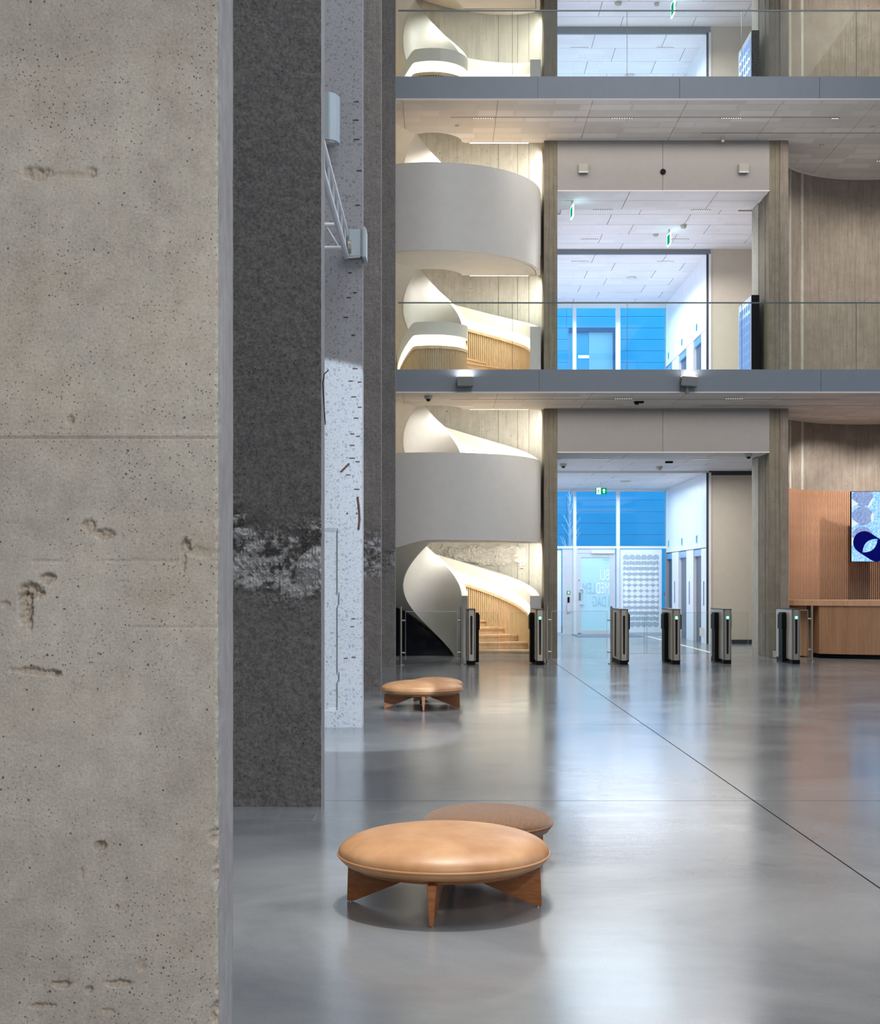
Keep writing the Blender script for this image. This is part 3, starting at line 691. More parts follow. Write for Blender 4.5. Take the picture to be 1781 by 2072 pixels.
p3 = pier(-2.1, wx(733, D3), D3, 14.37, 16.9, (-1.22, 0), (0.0, 6.5), 24, 160, lambda x, z, xr: (0.003*noise.noise(Vector((x*3, z*3, 8))) + (0.02 if (x < wx(682, D3)+0.02*noise.noise(Vector((0, z*5, 1))) and 0.2 < z < wz(1075, D3)) else 0.0), 0.003*max(0, noise.noise(Vector((2, z*8, 1)))), 0.0), M['cut'], 'third pier, sawn pale face speckled with cut aggregate and rebar ends')
reb = [(549, 205), (546, 240), (566, 282), (585, 345), (568, 375), (567, 414), (555, 458), (480, 552)]
rows = [(706, 602), (718, 592), (700, 642), (715, 678), (719, 746), (710, 771), (728, 773), (716, 803), (728, 824), (721, 846), (713, 878), (725, 883), (713, 901), (713, 927), (724, 934), (705, 961), (721, 206), (720, 243), (727, 345), (724, 415), (716, 464), (708, 552), (722, 282), (716, 1330), (700, 1332), (713, 1268), (715, 1252), (722, 990)]
for a, b in rows:
    w = 0.018+0.012*random.random()
    MB().tube((wx(a, D3)-wx(733, D3)-w, 0.0, wz(b, D3)), (wx(a, D3)-wx(733, D3)+w, 0.0, wz(b, D3)), 0.006, 8).build('rebar_end', M['rust'], p3)
m = MB(); pts = [(724, 1005), (727, 1030), (728, 1050), (726, 1072)]
for q in range(3): m.tube((wx(pts[q][0], D3)-wx(733, D3), -0.004, wz(pts[q][1], D3)), (wx(pts[q+1][0], D3)-wx(733, D3), -0.004, wz(pts[q+1][1], D3)), 0.010, 8)
m.build('rebar_bar', M['rust'], p3)
MB().tube((wx(690, D3)-wx(733, D3), -0.002, wz(955, D3)), (wx(707, D3)-wx(733, D3), -0.002, wz(938, D3)), 0.010, 8).build('rebar_bar', M['rust'], p3)
for a, b in ((703, 1039), (722, 1039)):
    MB().tube((wx(a, D3)-wx(733, D3), -0.004, wz(b, D3)), (wx(a, D3)-wx(733, D3), 0.02, wz(b, D3)), 0.010, 10).build('rebar_end', M['rust'], p3)
D4, D5 = 18.97, 24.2
pier(-2.1, wx(771, D4), D4, 19.25, 16.9, (-1.1, 0), (0.0, 9.2), 30, 420, rough_disp(D4, wz(1190, D4), wz(1060, D4), 0.05, 9.0), M['pier_far'], 'fourth pier, narrow dark grey concrete with a pale lit edge')
pier(-2.1, wx(800, D5), D5, 24.5, 16.9, (-1.1, 0), (0.0, 9.2), 24, 320, rough_disp(D5, wz(1180, D5), wz(1110, D5), 0.05, 15.0), M['pier_far'], 'fifth pier, narrow brown-grey concrete standing beside the stair')

# ---------------------------------------------------------------- benches
def bench(label, loc, r, hs, dome, leather, rz, group='round upholstered benches'):
    t = thing('round_bench', label, 'bench', loc, group, rz)
    fab, pip = (M['leather'], M['seam']) if leather else (M['felt'], M['feltseam'])
    prof = [(0.30*r, hs-0.045), (0.86*r, hs-0.045), (0.94*r, hs-0.036), (0.985*r, hs-0.016), (0.998*r, hs-0.002), (1.0*r, hs), (0.999*r, hs+0.008)]
    for i in range(1, 15):
        u = i/14; ang = u*PI/2
        prof.append((r*(1-0.02*u)*math.cos(ang)**0.80 if i < 14 else 0.0005, hs+0.008+dome*math.sin(ang)**0.9))
    MB().lathe(prof, 96).build('cushion', fab, t, smooth=True)
    m = MB(); n = 96; k = 8; vs = []
    for i in range(n):
        a = 2*PI*i/n
        for j in range(k): b = 2*PI*j/k; rr = r*1.0+0.0055*math.cos(b); vs.append((rr*math.cos(a), rr*math.sin(a), hs+0.001+0.0055*math.sin(b)))
    m.add(vs, [(i*k+j, ((i+1) % n)*k+j, ((i+1) % n)*k+(j+1) % k, i*k+(j+1) % k) for i in range(n) for j in range(k)])
    m.build('piping', pip, t, smooth=True)
    MB().lathe([(0.001, hs-0.060), (0.84*r, hs-0.060), (0.86*r, hs-0.045), (0.001, hs-0.045)], 64).build('base_board', M['walnut'], t, smooth=True)
    h = hs-0.058
    for q in range(4):
        o = MB(); ro, ri = 0.93*r, 0.06*r
        pts = [(ro, 0.004), (ro-0.015*r, h), (ri, h), (ri, h-0.012), (ro-0.032, 0.004)]
        n_ = len(pts); th = lambda z: 0.009+0.012*z/h
        o.add([(x, -th(z), z) for x, z in pts]+[(x, th(z), z) for x, z in pts], [tuple(range(n_)), tuple(reversed(range(n_, 2*n_)))]+[(i, n_+i, n_+(i+1) % n_, (i+1) % n_) for i in range(n_)])
        lg = o.build('leg', M['walnut'], t, bevel=0.003); lg.rotation_euler = (0, 0, q*PI/2)
        g = MB().tube((ro-0.016, 0, 0), (ro-0.016, 0, 0.006), 0.008, 10).build('glide', M['steel'], lg)
    return t
bench('large round cognac leather bench nearest the camera, on cross legs', (0.017, 6.345, 0), 0.483, 0.235, 0.105, True, math.radians(-7))
bench('small round bench in brown felt, just behind the nearest leather bench', (wx(987, 7.25), 7.25, 0), 0.338, 0.215, 0.075, False, math.radians(20))
bench('large round tan leather bench farther off, beside the fourth pier', (wx(854, 16.3), 16.3, 0), 0.483, 0.225, 0.095, True, math.radians(3))
bench('small round tan leather bench half hidden behind the far large bench', (wx(882, 17.3), 17.3, 0), 0.338, 0.200, 0.085, True, math.radians(30))

# ---------------------------------------------------------------- security gates
def gate(loc, bar, arrow, label, L=1.2, w=0.155, pale=False):
    t = thing('security_gate', label, 'gate', loc, 'speed gates in a row')
    b = MB().box(-w/2, w/2, 0.02, L, 0.075, 0.985).build('housing', M['champ'] if not pale else M['steel'], t, bevel=0.012)
    # faceted nose
    nose = [(-w/2, 0.06), (-w/2+0.004, 0.03), (-w*0.30, 0.0), (w*0.30, 0.0), (w/2-0.004, 0.03), (w/2, 0.06)]
    MB().prism(nose, 0.075, 0.985).build('front_panel', M['steel'], t)
    MB().box(-w/2-0.003, w/2+0.003, -0.004, L+0.004, 0.985, 1.0).build('top_cap', M['darkline'], t, bevel=0.004)
    MB().box(-w/2+0.008, w/2-0.008, 0.01, L-0.02, 0.0, 0.075).build('plinth', M['black'], t)
    sw_ = 0.018; pts = [(sw_*math.cos(a), 0.20+sw_*math.sin(a)) for a in [PI+PI*i/8 for i in range(9)]]+[(sw_*1.15*math.cos(a), 0.865+sw_*1.15*math.sin(a)) for a in [PI*i/8 for i in range(9)]]
    MB().xz(pts, -0.006, 0.002).build('light_slot', M['slot'], t)
    if arrow:
        MB().xz([(0.024*math.cos(2*PI*i/20), 0.845+0.03*math.sin(2*PI*i/20)) for i in range(20)], -0.010, -0.004).build('signal_lamp', M['green'], t)
        ch = MB()
        for sg in (-1, 1): ch.xz([(-0.014, 0.845), (0.006, 0.845+sg*0.020), (0.014, 0.845+sg*0.020), (-0.002, 0.845)][::sg], -0.013, -0.009)
        ch.build('arrow', M['arrow'], t)
    for sg in bar:
        xa = sg*w/2; yb_ = 0.42
        m = MB(); x0, x1 = sorted((xa, xa+sg*0.07)); m.box(x0, x1, yb_, yb_+0.30, 0.02, 0.93)
        x0, x1 = sorted((xa, xa+sg*0.085)); m.box(x0, x1, yb_-0.02, yb_+0.32, 0.62, 0.90)
        m.build('barrier_column', M['black'], t, bevel=0.008)
        x0, x1 = sorted((xa+sg*0.07, xa+sg*0.42)); g = MB().box(x0, x1, yb_+0.14, yb_+0.150, 0.17, 0.93).build('glass_wing', M['glass'], t)
        e = MB(); e.box(x0, x1, yb_+0.139, yb_+0.151, 0.927, 0.931); e.box(x0, x1, yb_+0.139, yb_+0.151, 0.168, 0.172); xe = xa+sg*0.42
        e.box(xe-0.002, xe+0.002, yb_+0.139, yb_+0.151, 0.17, 0.93); e.build('wing_edge', M['wingedge'], g)
    m = MB()
    for sg in (-1, 1):
        if sg not in bar:
            xa = sg*w/2; x0, x1 = sorted((xa-sg*0.002, xa+sg*0.003)); m.box(x0, x1, 0.50, 0.72, 0.12, 0.93)
    if m.v: m.build('side_inset', M['black'], t)
    return t
gx = [(954, 24.85, (1,), False, 'first gate from the left, beside the oak stairs, no green arrow', False), (1093, 24.85, (-1,), True, 'second gate from the left with green arrow, before the left column', False),
      (1263, 24.95, (1,), False, 'third gate from the left, black side inset and no arrow, before the glass door', False), (1369, 25.0, (-1, 1), True, 'fourth gate from the left, green arrow, before the lift doors', False),
      (1472.5, 25.15, (-1, 1), True, 'fifth gate from the left, green arrow, before the beige wall', False), (1611.5, 25.15, (-1,), True, 'sixth gate, rightmost, green arrow, beside the reception desk', False)]
for px_, D_, bar, ar, lb, pl in gx: gate((wx(px_, D_), D_, 0), bar, ar, lb)

# posts with glass panels
def post(px_, D_, clamps, label):
    t = thing('steel_post', label, 'post', (wx(px_, D_), D_, 0), 'steel glass-holding posts')
    MB().tube((0, 0, 0.01), (0, 0, 1.05), 0.020, 16).build('pole', M['steel'], t, smooth=True)
    MB().tube((0, 0, 0), (0, 0, 0.014), 0.065, 24).build('base_plate', M['steel'], t, smooth=True)
    for z in (0.80, 0.22):
        for s_ in clamps: MB().tube((s_*0.018, 0, z), (s_*0.075, 0, z), 0.017, 12).build('clamp', M['steel'], t, smooth=True)
post(811.5, 24.85, (1,), 'steel post at the left end of the glass panel before the shaded space under the stair')
post(934.5, 24.95, (-1,), 'steel post beside the first gate, holding the glass panel before the stair')
post(1107.5, 25.2, (1,), 'steel post beside the second gate, before the left column')
post(1237.5, 25.2, (-1,), 'dark steel post touching the third gate')
post(1643.5, 26.0, (-1,), 'steel post before the reception desk')
post(1595.5, 26.5, (1,), 'steel post half hidden behind the rightmost gate')
def glass_panel(xa, xb, D_, label):
    t = thing('glass_screen', label, 'glass panel', ((wx(xa, D_)+wx(xb, D_))/2, D_, 0.10), 'low glass screens between posts')
    h = (wx(xb, D_)-wx(xa, D_))/2
    MB().box(-h, h, -0.006, 0.006, 0, 0.86).build('pane', M['glass'], t)
    m = MB(); m.box(-h, h, -0.007, 0.007, 0.857, 0.863); m.box(-h, -h+0.004, -0.007, 0.007, 0, 0.86); m.box(h-0.004, h, -0.007, 0.007, 0, 0.86); m.build('pane_edge', M['frame'], t)
glass_panel(820.5, 926, 24.9, 'low glass screen before the shaded space under the stair')
glass_panel(1116.2, 1228.8, 25.2, 'low glass screen between the left column and the third gate')
glass_panel(1604, 1635, 26.25, 'low glass screen beside the reception desk')

# ---------------------------------------------------------------- reception
sl = thing('slat_wall', 'curved reddish oak slat wall behind the reception desk', 'wall panelling', (TX, TY, 0))
RZ = wz(988, 28.9)
ring(0, 0, 2.19, 2.235, 0, 181, 0, 3.45, 70).build('backing', M['joint'], sl, smooth=True)
a = 50.0
while a < 181:
    slat(sl, 2.175, a, 0.9, 3.45, M['redslat'], 0.03, 0.026); a += 1.12
ring(0, 0, 2.145, 2.2, 177, 184, 0, 3.45, 4).build('end_board', M['deskpale'], sl)
# counter
dk = thing('reception_desk', 'curved reddish oak reception desk with a thick pale top', 'desk', (0, 0, 0))
ax, ay, ar_ = 9.35, 29.75, 3.30
def front(r, x0, x1, n=36):
    out = []
    for i in range(n+1):
        x = x0+(x1-x0)*i/n; out.append((x, ay-math.sqrt(max(0, r*r-(x-ax)**2))))
    return out
xl = CR1+0.07; xr_ = 11.8
MB().prism(front(ar_, xl, xr_)+[(xr_, 28.1), (xl+0.1, 28.1)], 1.03, 1.135).build('counter_top', M['deskpale'], dk)
xs_ = wx(1655, 27.2)
MB().prism(front(ar_-0.03, xs_, xr_)+[(xr_, 27.9), (xs_, 27.9)], 0.09, 1.03).build('front_panel', M['desk'], dk)
MB().prism(front(ar_-0.10, xs_+0.02, xr_)+[(xr_, 27.8), (xs_+0.02, 27.8)], 0.0, 0.09).build('toe_kick', M['black'], dk)
MB().prism(front(ar_-0.30, xl, xs_-0.12)+[(xs_-0.12, 28.2), (xl, 28.2)], 0.02, 1.03).build('side_panel', M['deskpale'], dk)
MB().prism(front(ar_-0.45, xs_-0.12, xs_)+[(xs_, 28.2), (xs_-0.12, 28.2)], 0.0, 1.03).build('recess_panel', M['desk'], dk)
# display on the slat wall
DS = 29.05
d = thing('wall_display', 'portrait screen with speckled blue shapes and a navy capsule, on the oak slat wall', 'screen', (wx(1723, DS)+0.41, DS, (wz(995, DS)+wz(1136, DS))/2))
hh = (wz(995, DS)-wz(1136, DS))/2
MB().box(-0.42, 0.42, 0.0, 0.07, -hh-0.01, hh+0.01).build('bezel', M['black'], d, bevel=0.004)
MB().box(-0.15, 0.15, 0.07, 0.62, -0.2, 0.2).build('wall_bracket', M['black'], d)
MB().box(-0.405, 0.405, -0.004, 0.001, -hh, hh).build('screen', M['screen'], d)
def circ(cx_, cz_, rx, rz, n=32, a0=0, a1=2*PI): return [(cx_+rx*math.cos(a0+(a1-a0)*i/n), cz_+rz*math.sin(a0+(a1-a0)*i/n)) for i in range(n)]
def clipx(p): return [(max(-0.405, min(0.405, x)), max(-hh, min(hh, z))) for x, z in p]
def lens(cx_, cz_, L, wdt, ang, n=14):
    pts = [(L*(-1+2*i/n), wdt*(1-(-1+2*i/n)**2)) for i in range(n+1)]+[(L*(1-2*i/n), -wdt*(1-(1-2*i/n)**2)) for i in range(1, n)]
    c, s_ = math.cos(ang), math.sin(ang); return [(cx_+x*c-z*s_, cz_+x*s_+z*c) for x, z in pts]
m = MB()
for cz_ in (0.44, 0.02, -0.36): m.xz(clipx([(-0.405, cz_+0.14), (-0.405, cz_-0.04), (-0.26, cz_+0.04)][::1]), -0.006, -0.003)
m.xz(lens(-0.0, 0.5, 0.14, 0.028, math.radians(62)), -0.006, -0.003); m.xz(lens(0.03, 0.20, 0.10, 0.035, math.radians(85)), -0.006, -0.003)
m.build('white_shapes', M['scr_white'], d)
m = MB()
for cz_ in (0.62, 0.22, -0.20): m.xz(clipx(circ(-0.18, cz_, 0.215, 0.20)), -0.0055, -0.0035)
m.build('violet_circles', M['screen2'], d)
k1 = (-0.14, -0.33); k2 = (0.12, -0.50); r_ = 0.235
ang = math.atan2(k2[1]-k1[1], k2[0]-k1[0])
caps = [(k1[0]+r_*math.cos(ang+PI/2+PI*i/16), k1[1]+r_*math.sin(ang+PI/2+PI*i/16)) for i in range(17)]+[(k2[0]+r_*math.cos(ang-PI/2+PI*i/16), k2[1]+r_*math.sin(ang-PI/2+PI*i/16)) for i in range(17)]
MB().xz([(x, max(-hh, z)) for x, z in caps], -0.008, -0.005).build('navy_capsule', M['scr_navy'], d)
MB().xz(lens(-0.02, -0.40, 0.21, 0.10, math.radians(42)), -0.010, -0.007).build('light_lens', M['screen'], d)
tag(MB().tube((0, 0, 0), (0, 0, 0.12), 0.05, 16).build('floor_stub', M['lampgrey'], loc=(wx(1568, 27.15), 27.1, 0.02), smooth=True), 'small white stub at the foot of the right column', 'fitting')

# side displays on the galleries
for z, nm in ((Z1, 'first'), (Z2, 'second')):
    t = thing('side_display', 'black portrait screen seen edge-on at the right of the opening, %s gallery' % nm, 'screen', (wx(1529, 27.6), 27.6, z), 'gallery screens')
    w2 = (wx(1537, 27.6)-wx(1521, 27.6))/2; hi = 1.90
    MB().box(-w2, w2, 0, 1.17, 0.10, hi).build('housing', M['black'], t, bevel=0.006)
    MB().box(w2, CR0-wx(1529, 27.6)-0.03, 0.4, 0.8, 0.7, 1.2).build('wall_bracket', M['black'], t)
    MB().box(-w2-0.006, -w2+0.001, 0.01, 1.16, 0.11, hi-0.01).build('rim', M['paleblue'], t)
    MB().box(-w2-0.012, -w2-0.005, 0.08, 1.10, 0.2, hi-0.10).build('screen', M['scr_side'], t)
    m = MB()
    for i in range(5):
        for j in range(8):
            cy_ = 0.18+i*0.2; cz_ = 0.32+j*0.195
            m.add([(-w2-0.014, cy_+0.08*math.cos(2*PI*q/14), cz_+0.08*math.sin(2*PI*q/14)) for q in range(14)], [tuple(range(14))])
    m.build('circle_pattern', M['scr_dot'], t)
# ---------------------------------------------------------------- glazed back wall
def P2(px_): return wx(px_, YG)
win = struct(thing('window_1', 'tall glazed wall at the back of the ground floor lobby', 'window', (0, 0, 0))); del win['label']; del win['category']
zT = 2.46
for a, b in ((1118, 1160.5), (1165.5, 1247.5), (1253.5, 1341)):
    box('window_pane', P2(a), P2(b), YG+0.02, YG+0.03, zT+0.06, 4.14, M['window_glass'], win)
for a, b in ((1160, 1166), (1247, 1254)): box('mullion', P2(a), P2(b), YG-0.06, YG+0.06, 0, 4.14, M['white_metal'], win)
box('transom', P2(1118), XE, YG-0.05, YG+0.05, zT, zT+0.07, M['white_metal'], win); box('head_frame', P2(1118), XE, YG-0.03, YG+0.03, 4.09, 4.16, M['white_metal'], win)
box('side_pane', P2(1118), P2(1136), YG-0.0, YG+0.03, 0.05, zT-0.05, M['frost'], win)
box('side_panel', P2(1138), P2(1160), YG-0.02, YG+0.03, 0.02, zT-0.01, M['frame'], win)
box('sill', P2(1118), XE, YG-0.03, YG+0.04, 0, 0.04, M['frame'], win)
# frosted panel with circles
fp = thing('frosted_panel', 'frosted glass panel printed with rows of overlapping grey circles', 'glass panel', ((P2(1255)+P2(1339))/2, YG-0.02, 0))
hw = (P2(1339)-P2(1255))/2
MB().box(-hw, hw, 0, 0.03, 0.05, zT-0.02).build('panel', M['frost'], fp)
m = MB(); ml = MB(); nxc, nzc = 6, 13; dx = 2*hw*0.86/nxc; dz = dx*0.93; zc = 0.30
for j in range(nzc):
    for i in range(nxc):
        x = (i-2.5)*dx; z = zc+j*dz
        m.xz(circ(x, z, dx*0.52, dx*0.52, 20), -0.003-0.0002*((i+j) % 3), 0.0)
        if j < nzc-1:
            u = 1-abs((j+0.5)-(nzc-1)/2)/((nzc-1)/2); v = 1-abs(i-2.5)/3.4
            rz_ = dx*(0.08+0.40*u); rx_ = dx*(0.36+0.09*v)*(0.82+0.18*u); tl = (i-2.5)*(-0.10)*(1 if j < nzc/2 else -1)*(1.2-u)*2
            c, s_ = math.cos(tl), math.sin(tl)
            pts = [(x+rx_*math.cos(q*2*PI/18)*c-rz_*math.sin(q*2*PI/18)*s_, z+dz*0.5+rx_*math.cos(q*2*PI/18)*s_+rz_*math.sin(q*2*PI/18)*c) for q in range(18)]
            ml.xz(pts, -0.006, -0.004)
stuff(m.build('grey_circles', M['frostcircle'], fp)); stuff(ml.build('pale_lenses', M['frostlens'], fp))
# glass door
gd = struct(thing('door_1', 'x', 'x', ((P2(1169)+P2(1238))/2, YG-0.03, 0))); del gd['label']; del gd['category']
hw = (P2(1238)-P2(1169))/2; hz = wz(1120, YG)
box('door_frame', P2(1166), P2(1169), YG-0.05, YG+0.05, 0, zT, M['frame'], None).parent = gd
gd.children[0].location = (-gd.location[0], -gd.location[1], 0)
MB().box(-hw, -hw+0.09, 0, 0.05, 0.02, hz).build('stile', M['frame'], gd); MB().box(hw-0.05, hw+0.10, 0, 0.05, 0.02, hz).build('stile', M['frame'], gd)
MB().box(-hw+0.0905, hw-0.0505, 0.001, 0.05, 0.02, 0.13).build('rail', M['frame'], gd); MB().box(-hw+0.0905, hw-0.0505, 0.001, 0.05, hz-0.11, hz).build('rail', M['frame'], gd)
MB().box(-hw, hw+0.1, 0.012, 0.048, hz+0.01, zT-0.005).build('head_panel', M['frame'], gd)
MB().box(-0.1, hw+0.06, -0.06, 0.0, hz+0.0, hz+0.09).build('door_closer', M['white_metal'], gd)
MB().box(-hw+0.09, hw-0.05, 0.02, 0.035, 0.13, hz-0.11).build('door_pane', M['cyan'], gd)
hm = MB(); xh = -hw+0.06
hm.tube((xh, 0.0, 1.30), (xh+0.11, -0.07, 1.30), 0.018, 10); hm.tube((xh+0.11, -0.07, 1.30), (xh+0.11, -0.07, 0.87), 0.018, 10); hm.tube((xh+0.11, -0.07, 0.87), (xh, 0.0, 0.87), 0.018, 10)
hm.build('handle', M['white_metal'], gd, smooth=True)
MB().box(xh-0.03, xh+0.03, -0.012, 0.0, 0.98, 1.20).build('lock_plate', M['boxgrey'], gd)
MB().tube((xh-0.02, -0.015, 1.56), (xh-0.02, 0.0, 1.56), 0.022, 12).build('cylinder_lock', M['steel'], gd)
def text(s_, x_right, zc_, hgt, wsc, mat, parent, name='lettering', ox=0):
    cu = bpy.data.curves.new('t', 'FONT'); cu.body = s_; cu.size = 1; cu.extrude = 0.002/hgt; cu.offset = 0.0
    o = bpy.data.objects.new('t', cu); COL.objects.link(o); bpy.context.view_layer.update()
    me = bpy.data.meshes.new_from_object(o.evaluated_get(bpy.context.evaluated_depsgraph_get())); COL.objects.unlink(o); bpy.data.objects.remove(o)
    xs2 = [v.co.x for v in me.vertices]; zs2 = [v.co.y for v in me.vertices]; w0 = max(xs2)-min(xs2); h0 = max(zs2)-min(zs2); mx = min(xs2); mz = min(zs2)
    for v in me.vertices:                              # read from outside: mirrored for the viewer inside
        x = (v.co.x-mx)/w0*wsc; z = (v.co.y-mz)/h0*hgt; dep = v.co.z*hgt
        v.co = (x_right-x, 0.012+dep, zc_+z)
    me.materials.clear(); me.materials.append(mat)
    o = bpy.data.objects.new(name, me); COL.objects.link(o); o.parent = parent; return w0, h0
xr2 = hw-0.07
text('BLI', xr2, wz(1174, YG), 0.30, 0.27, M['print_white'], gd)
text('MED', xr2, wz(1201, YG), 0.31, 0.39, M['print_white'], gd)
text('LEM', xr2-0.41, wz(1201, YG), 0.31, 0.36, M['print_grey'], gd)
text('I DAG', xr2, wz(1227, YG), 0.30, 0.48, M['print_grey'], gd)
m = MB()
for i in range(5): m.box(xr2-0.18+i*0.036, xr2-0.18+i*0.036+0.024, 0.008, 0.012, wz(1134, YG), wz(1134, YG)+0.05)
for i in range(3): m.box(xr2-0.16+i*0.06, xr2-0.16+i*0.06+0.02, 0.008, 0.012, wz(1139, YG), wz(1139, YG)+0.02)
m.build('opening_hours_print', M['print_grey'], gd)
# access fittings
t = thing('access_panel', 'green-topped access button and black reader left of the glass door', 'switch', (P2(1150.5), YG-0.03, 0))
MB().box(-0.045, 0.045, -0.012, 0.01, wz(1202, YG), wz(1195.5, YG)).build('green_sign', M['exitgreen'], t); MB().box(-0.02, 0.02, -0.015, -0.011, wz(1201, YG), wz(1197, YG)).build('symbol', M['exitwhite'], t)
MB().box(-0.03, 0.03, -0.03, 0.01, wz(1219, YG), wz(1208, YG)).build('reader', M['black'], t, bevel=0.004)
MB().box(-0.05, 0.05, -0.04, 0.01, wz(1239, YG), wz(1221, YG)).build('push_plate', M['frame'], t, bevel=0.008)
tag(MB().box(-0.9, 0.9, -0.85, 0.85, 0, 0.012).build('entrance_mat', M['mat'], loc=((P2(1165)+P2(1275))/2, 38.6, 0.0)), 'flat grey entrance mat before the glass door', 'mat')
tag(box('floor_guide_strip', wx(1310, 38), wx(1316, 38), 28.5, 38.4, 0.0, 0.004, M['lightline']), 'thin pale guide strip on the lobby floor', 'floor strip')
tag(MB().box(-0.008, 0.0, -0.05, 0.05, -0.05, 0.05).build('call_point', M['red'], loc=(XE-0.0, F*XE/(1345-CX), wz(1203, 38.8))), 'small red call point on the lobby wall by the window', 'call point')
tag(MB().box(-0.06, 0.06, -0.03, 0.0, -0.1, 0.1).build('sanitizer_box', M['white_metal'], loc=(XE-0.05, 33.9, 0.28)), 'small white box low on the lift wall corner', 'box')

# first gallery window
w2 = struct(thing('window_2', 'x', 'x', (0, 0, 0))); del w2['label']; del w2['category']
for a, b in ((1118, 1159.5), (1165.5, 1246.5), (1255, 1341)): box('window_pane', P2(a), P2(b), YG+0.02, YG+0.03, Z1, 9.36, M['window_glass'], w2)
for a, b in ((1159, 1166), (1246, 1255)): box('mullion', P2(a), P2(b), YG-0.06, YG+0.06, Z1, 9.45, M['white_metal'], w2)
box('head_frame', P2(1118), XE, YG-0.04, YG+0.04, 9.34, 9.45, M['white_metal'], w2)
w3 = struct(box('window_3', P2(1118), XE, YG+0.02, YG+0.03, Z2, 14.8, M['window_glass']))
struct(box('wall_far_left', -6.3, P2(1118), YG, YG+0.2, 0, 17.2, M['hallwall'])); struct(box('wall_far_right', XE, 16.3, YG, YG+0.2, 0, 17.2, M['hallwall']))
struct(box('trim_1', P2(1118), XE, YG-0.02, YG+0.1, 4.16, Z1, M['lobby'])); struct(box('trim_2', P2(1118), XE, YG-0.02, YG+0.1, 9.45, Z2, M['lobby'])); struct(box('trim_3', P2(1118), XE, YG-0.02, YG+0.1, 14.8, 17.2, M['lobby']))

# ---------------------------------------------------------------- outside
YF = 47.0
fb = thing('blue_building', 'blue panelled building across the yard, seen through the lobby windows', 'building', (0, YF, 0))
MB().box(-4, 16, 0.06, 0.5, 0, 14).build('wall', M['facadepale'], fb)
ox0, ox1 = wx(1155, YF), wx(1240, YF); RH = 0.39
for j in range(32):
    z0 = j*RH; hole = 5.2 < z0+0.2 < 10.0
    for x0, x1 in (((-1.0, ox0-0.06), (ox1+0.10, ox1+3.2), (ox1+3.2, 15)) if hole else ((-1.0, 4.3), (4.3, 9.5), (9.5, 15))):
        MB().box(x0+0.006, x1-0.006, 0, 0.06, z0+0.006, z0+RH-0.006).build('panel', M['facade'], fb)
zw = 26*RH-0.01
of = MB().box(ox0-0.05, ox1+0.09, -0.12, 0.06, zw-0.14, zw).build('window_frame', M['facadedark'], fb); MB().box(ox1, ox1+0.09, -0.12, 0.06, 5.2, zw-0.14).build('window_frame', M['facadedark'], fb)
MB().box(ox0+0.62, ox1, -0.02, 0.05, 5.2, zw-0.14).build('pane', M['facadepale'], fb); MB().box(ox0, ox0+0.60, -0.02, 0.05, 5.2, zw-0.14).build('pane', M['facade'], fb)
MB().box(wx(1170, YF), wx(1192, YF), -0.03, -0.02, wz(725, YF), wz(719, YF)).build('lit_lamp', M['ledwhite'], fb)
struct(box('ground_yard', -10, 20, YG+0.2, 60, -0.3, -0.02, M['lobby']))
tr = thing('bare_tree', 'bare pale tree outside the left pane of the ground floor window', 'tree', (wx(1152, 43), 43, 0))
br = MB(); tk = MB(); tk.tube((0, 0, 0), (0.03, 0, 2.6), 0.07, 8, 0.045); tk.tube((0.03, 0, 2.6), (0, 0, 4.4), 0.045, 8, 0.01)
rnd = random.Random(5)
for i in range(46):
    z = 1.2+3.0*i/46; a = rnd.uniform(0, 2*PI); L = (0.75*(1-(z-1.2)/3.6)+0.15)*rnd.uniform(0.7, 1.1)
    p = Vector((0.02, 0, z)); e = p+Vector((L*0.55*math.cos(a), L*0.55*math.sin(a), L*0.95)); br.tube(p, e, 0.014, 5, 0.005)
    for q in (0.4, 0.6, 0.8):
        b0 = p.lerp(e, q); a2 = a+rnd.uniform(-1.3, 1.3); br.tube(b0, b0+Vector((0.22*math.cos(a2), 0.22*math.sin(a2), 0.25))*L, 0.007, 4, 0.003)
tk.build('trunk', M['bark'], tr); br.build('branches', M['bark'], tr)

# ---------------------------------------------------------------- small fixtures
def lin_light(px_, py_, z, w, label, depth=None):
    D_ = (z-HC)*F/(HY-py_) if depth is None else depth
    t = thing('linear_light', label, 'light', (wx(px_, D_), D_, z), 'slot lights in the ceilings')
    MB().box(-w/2, w/2, -0.022, 0.022, -0.006, 0.0).build('frame', M['boxgrey'], t)
    n = max(4, int(w/0.045))
    m = MB()
    for i in range(n): x = -w/2+0.01+(w-0.02)*(i+0.5)/n; m.box(x-0.012, x+0.012, -0.012, 0.012, -0.008, -0.005)
    m.build('lens_row', M['ledwhite'], t)
Zs2 = Z2-TH; Zs1 = Z1-TH
for px_, w, lb in ((978, 0.42, 'leftmost'), (1259, 0.44, 'middle'), (1480, 0.42, 'third from the left')): lin_light(px_, 238.5, Zs2, w, 'slot light in the underside of the second gallery, %s' % lb)
lin_light(1690, 239, Zs2, 0.16, 'short slot light in the underside of the second gallery, rightmost of its row')
lin_light(1792, 325.5, Zs2, 0.4, 'slot light in the curved ceiling of the reception silo, right frame edge')
for px_, lb in ((1262, 'left of the hanging grey box'), (1486, 'right of the hanging grey box')): lin_light(px_, 806, Zs1, 0.36, 'faint slot light under the first gallery, %s' % lb)
k = 0
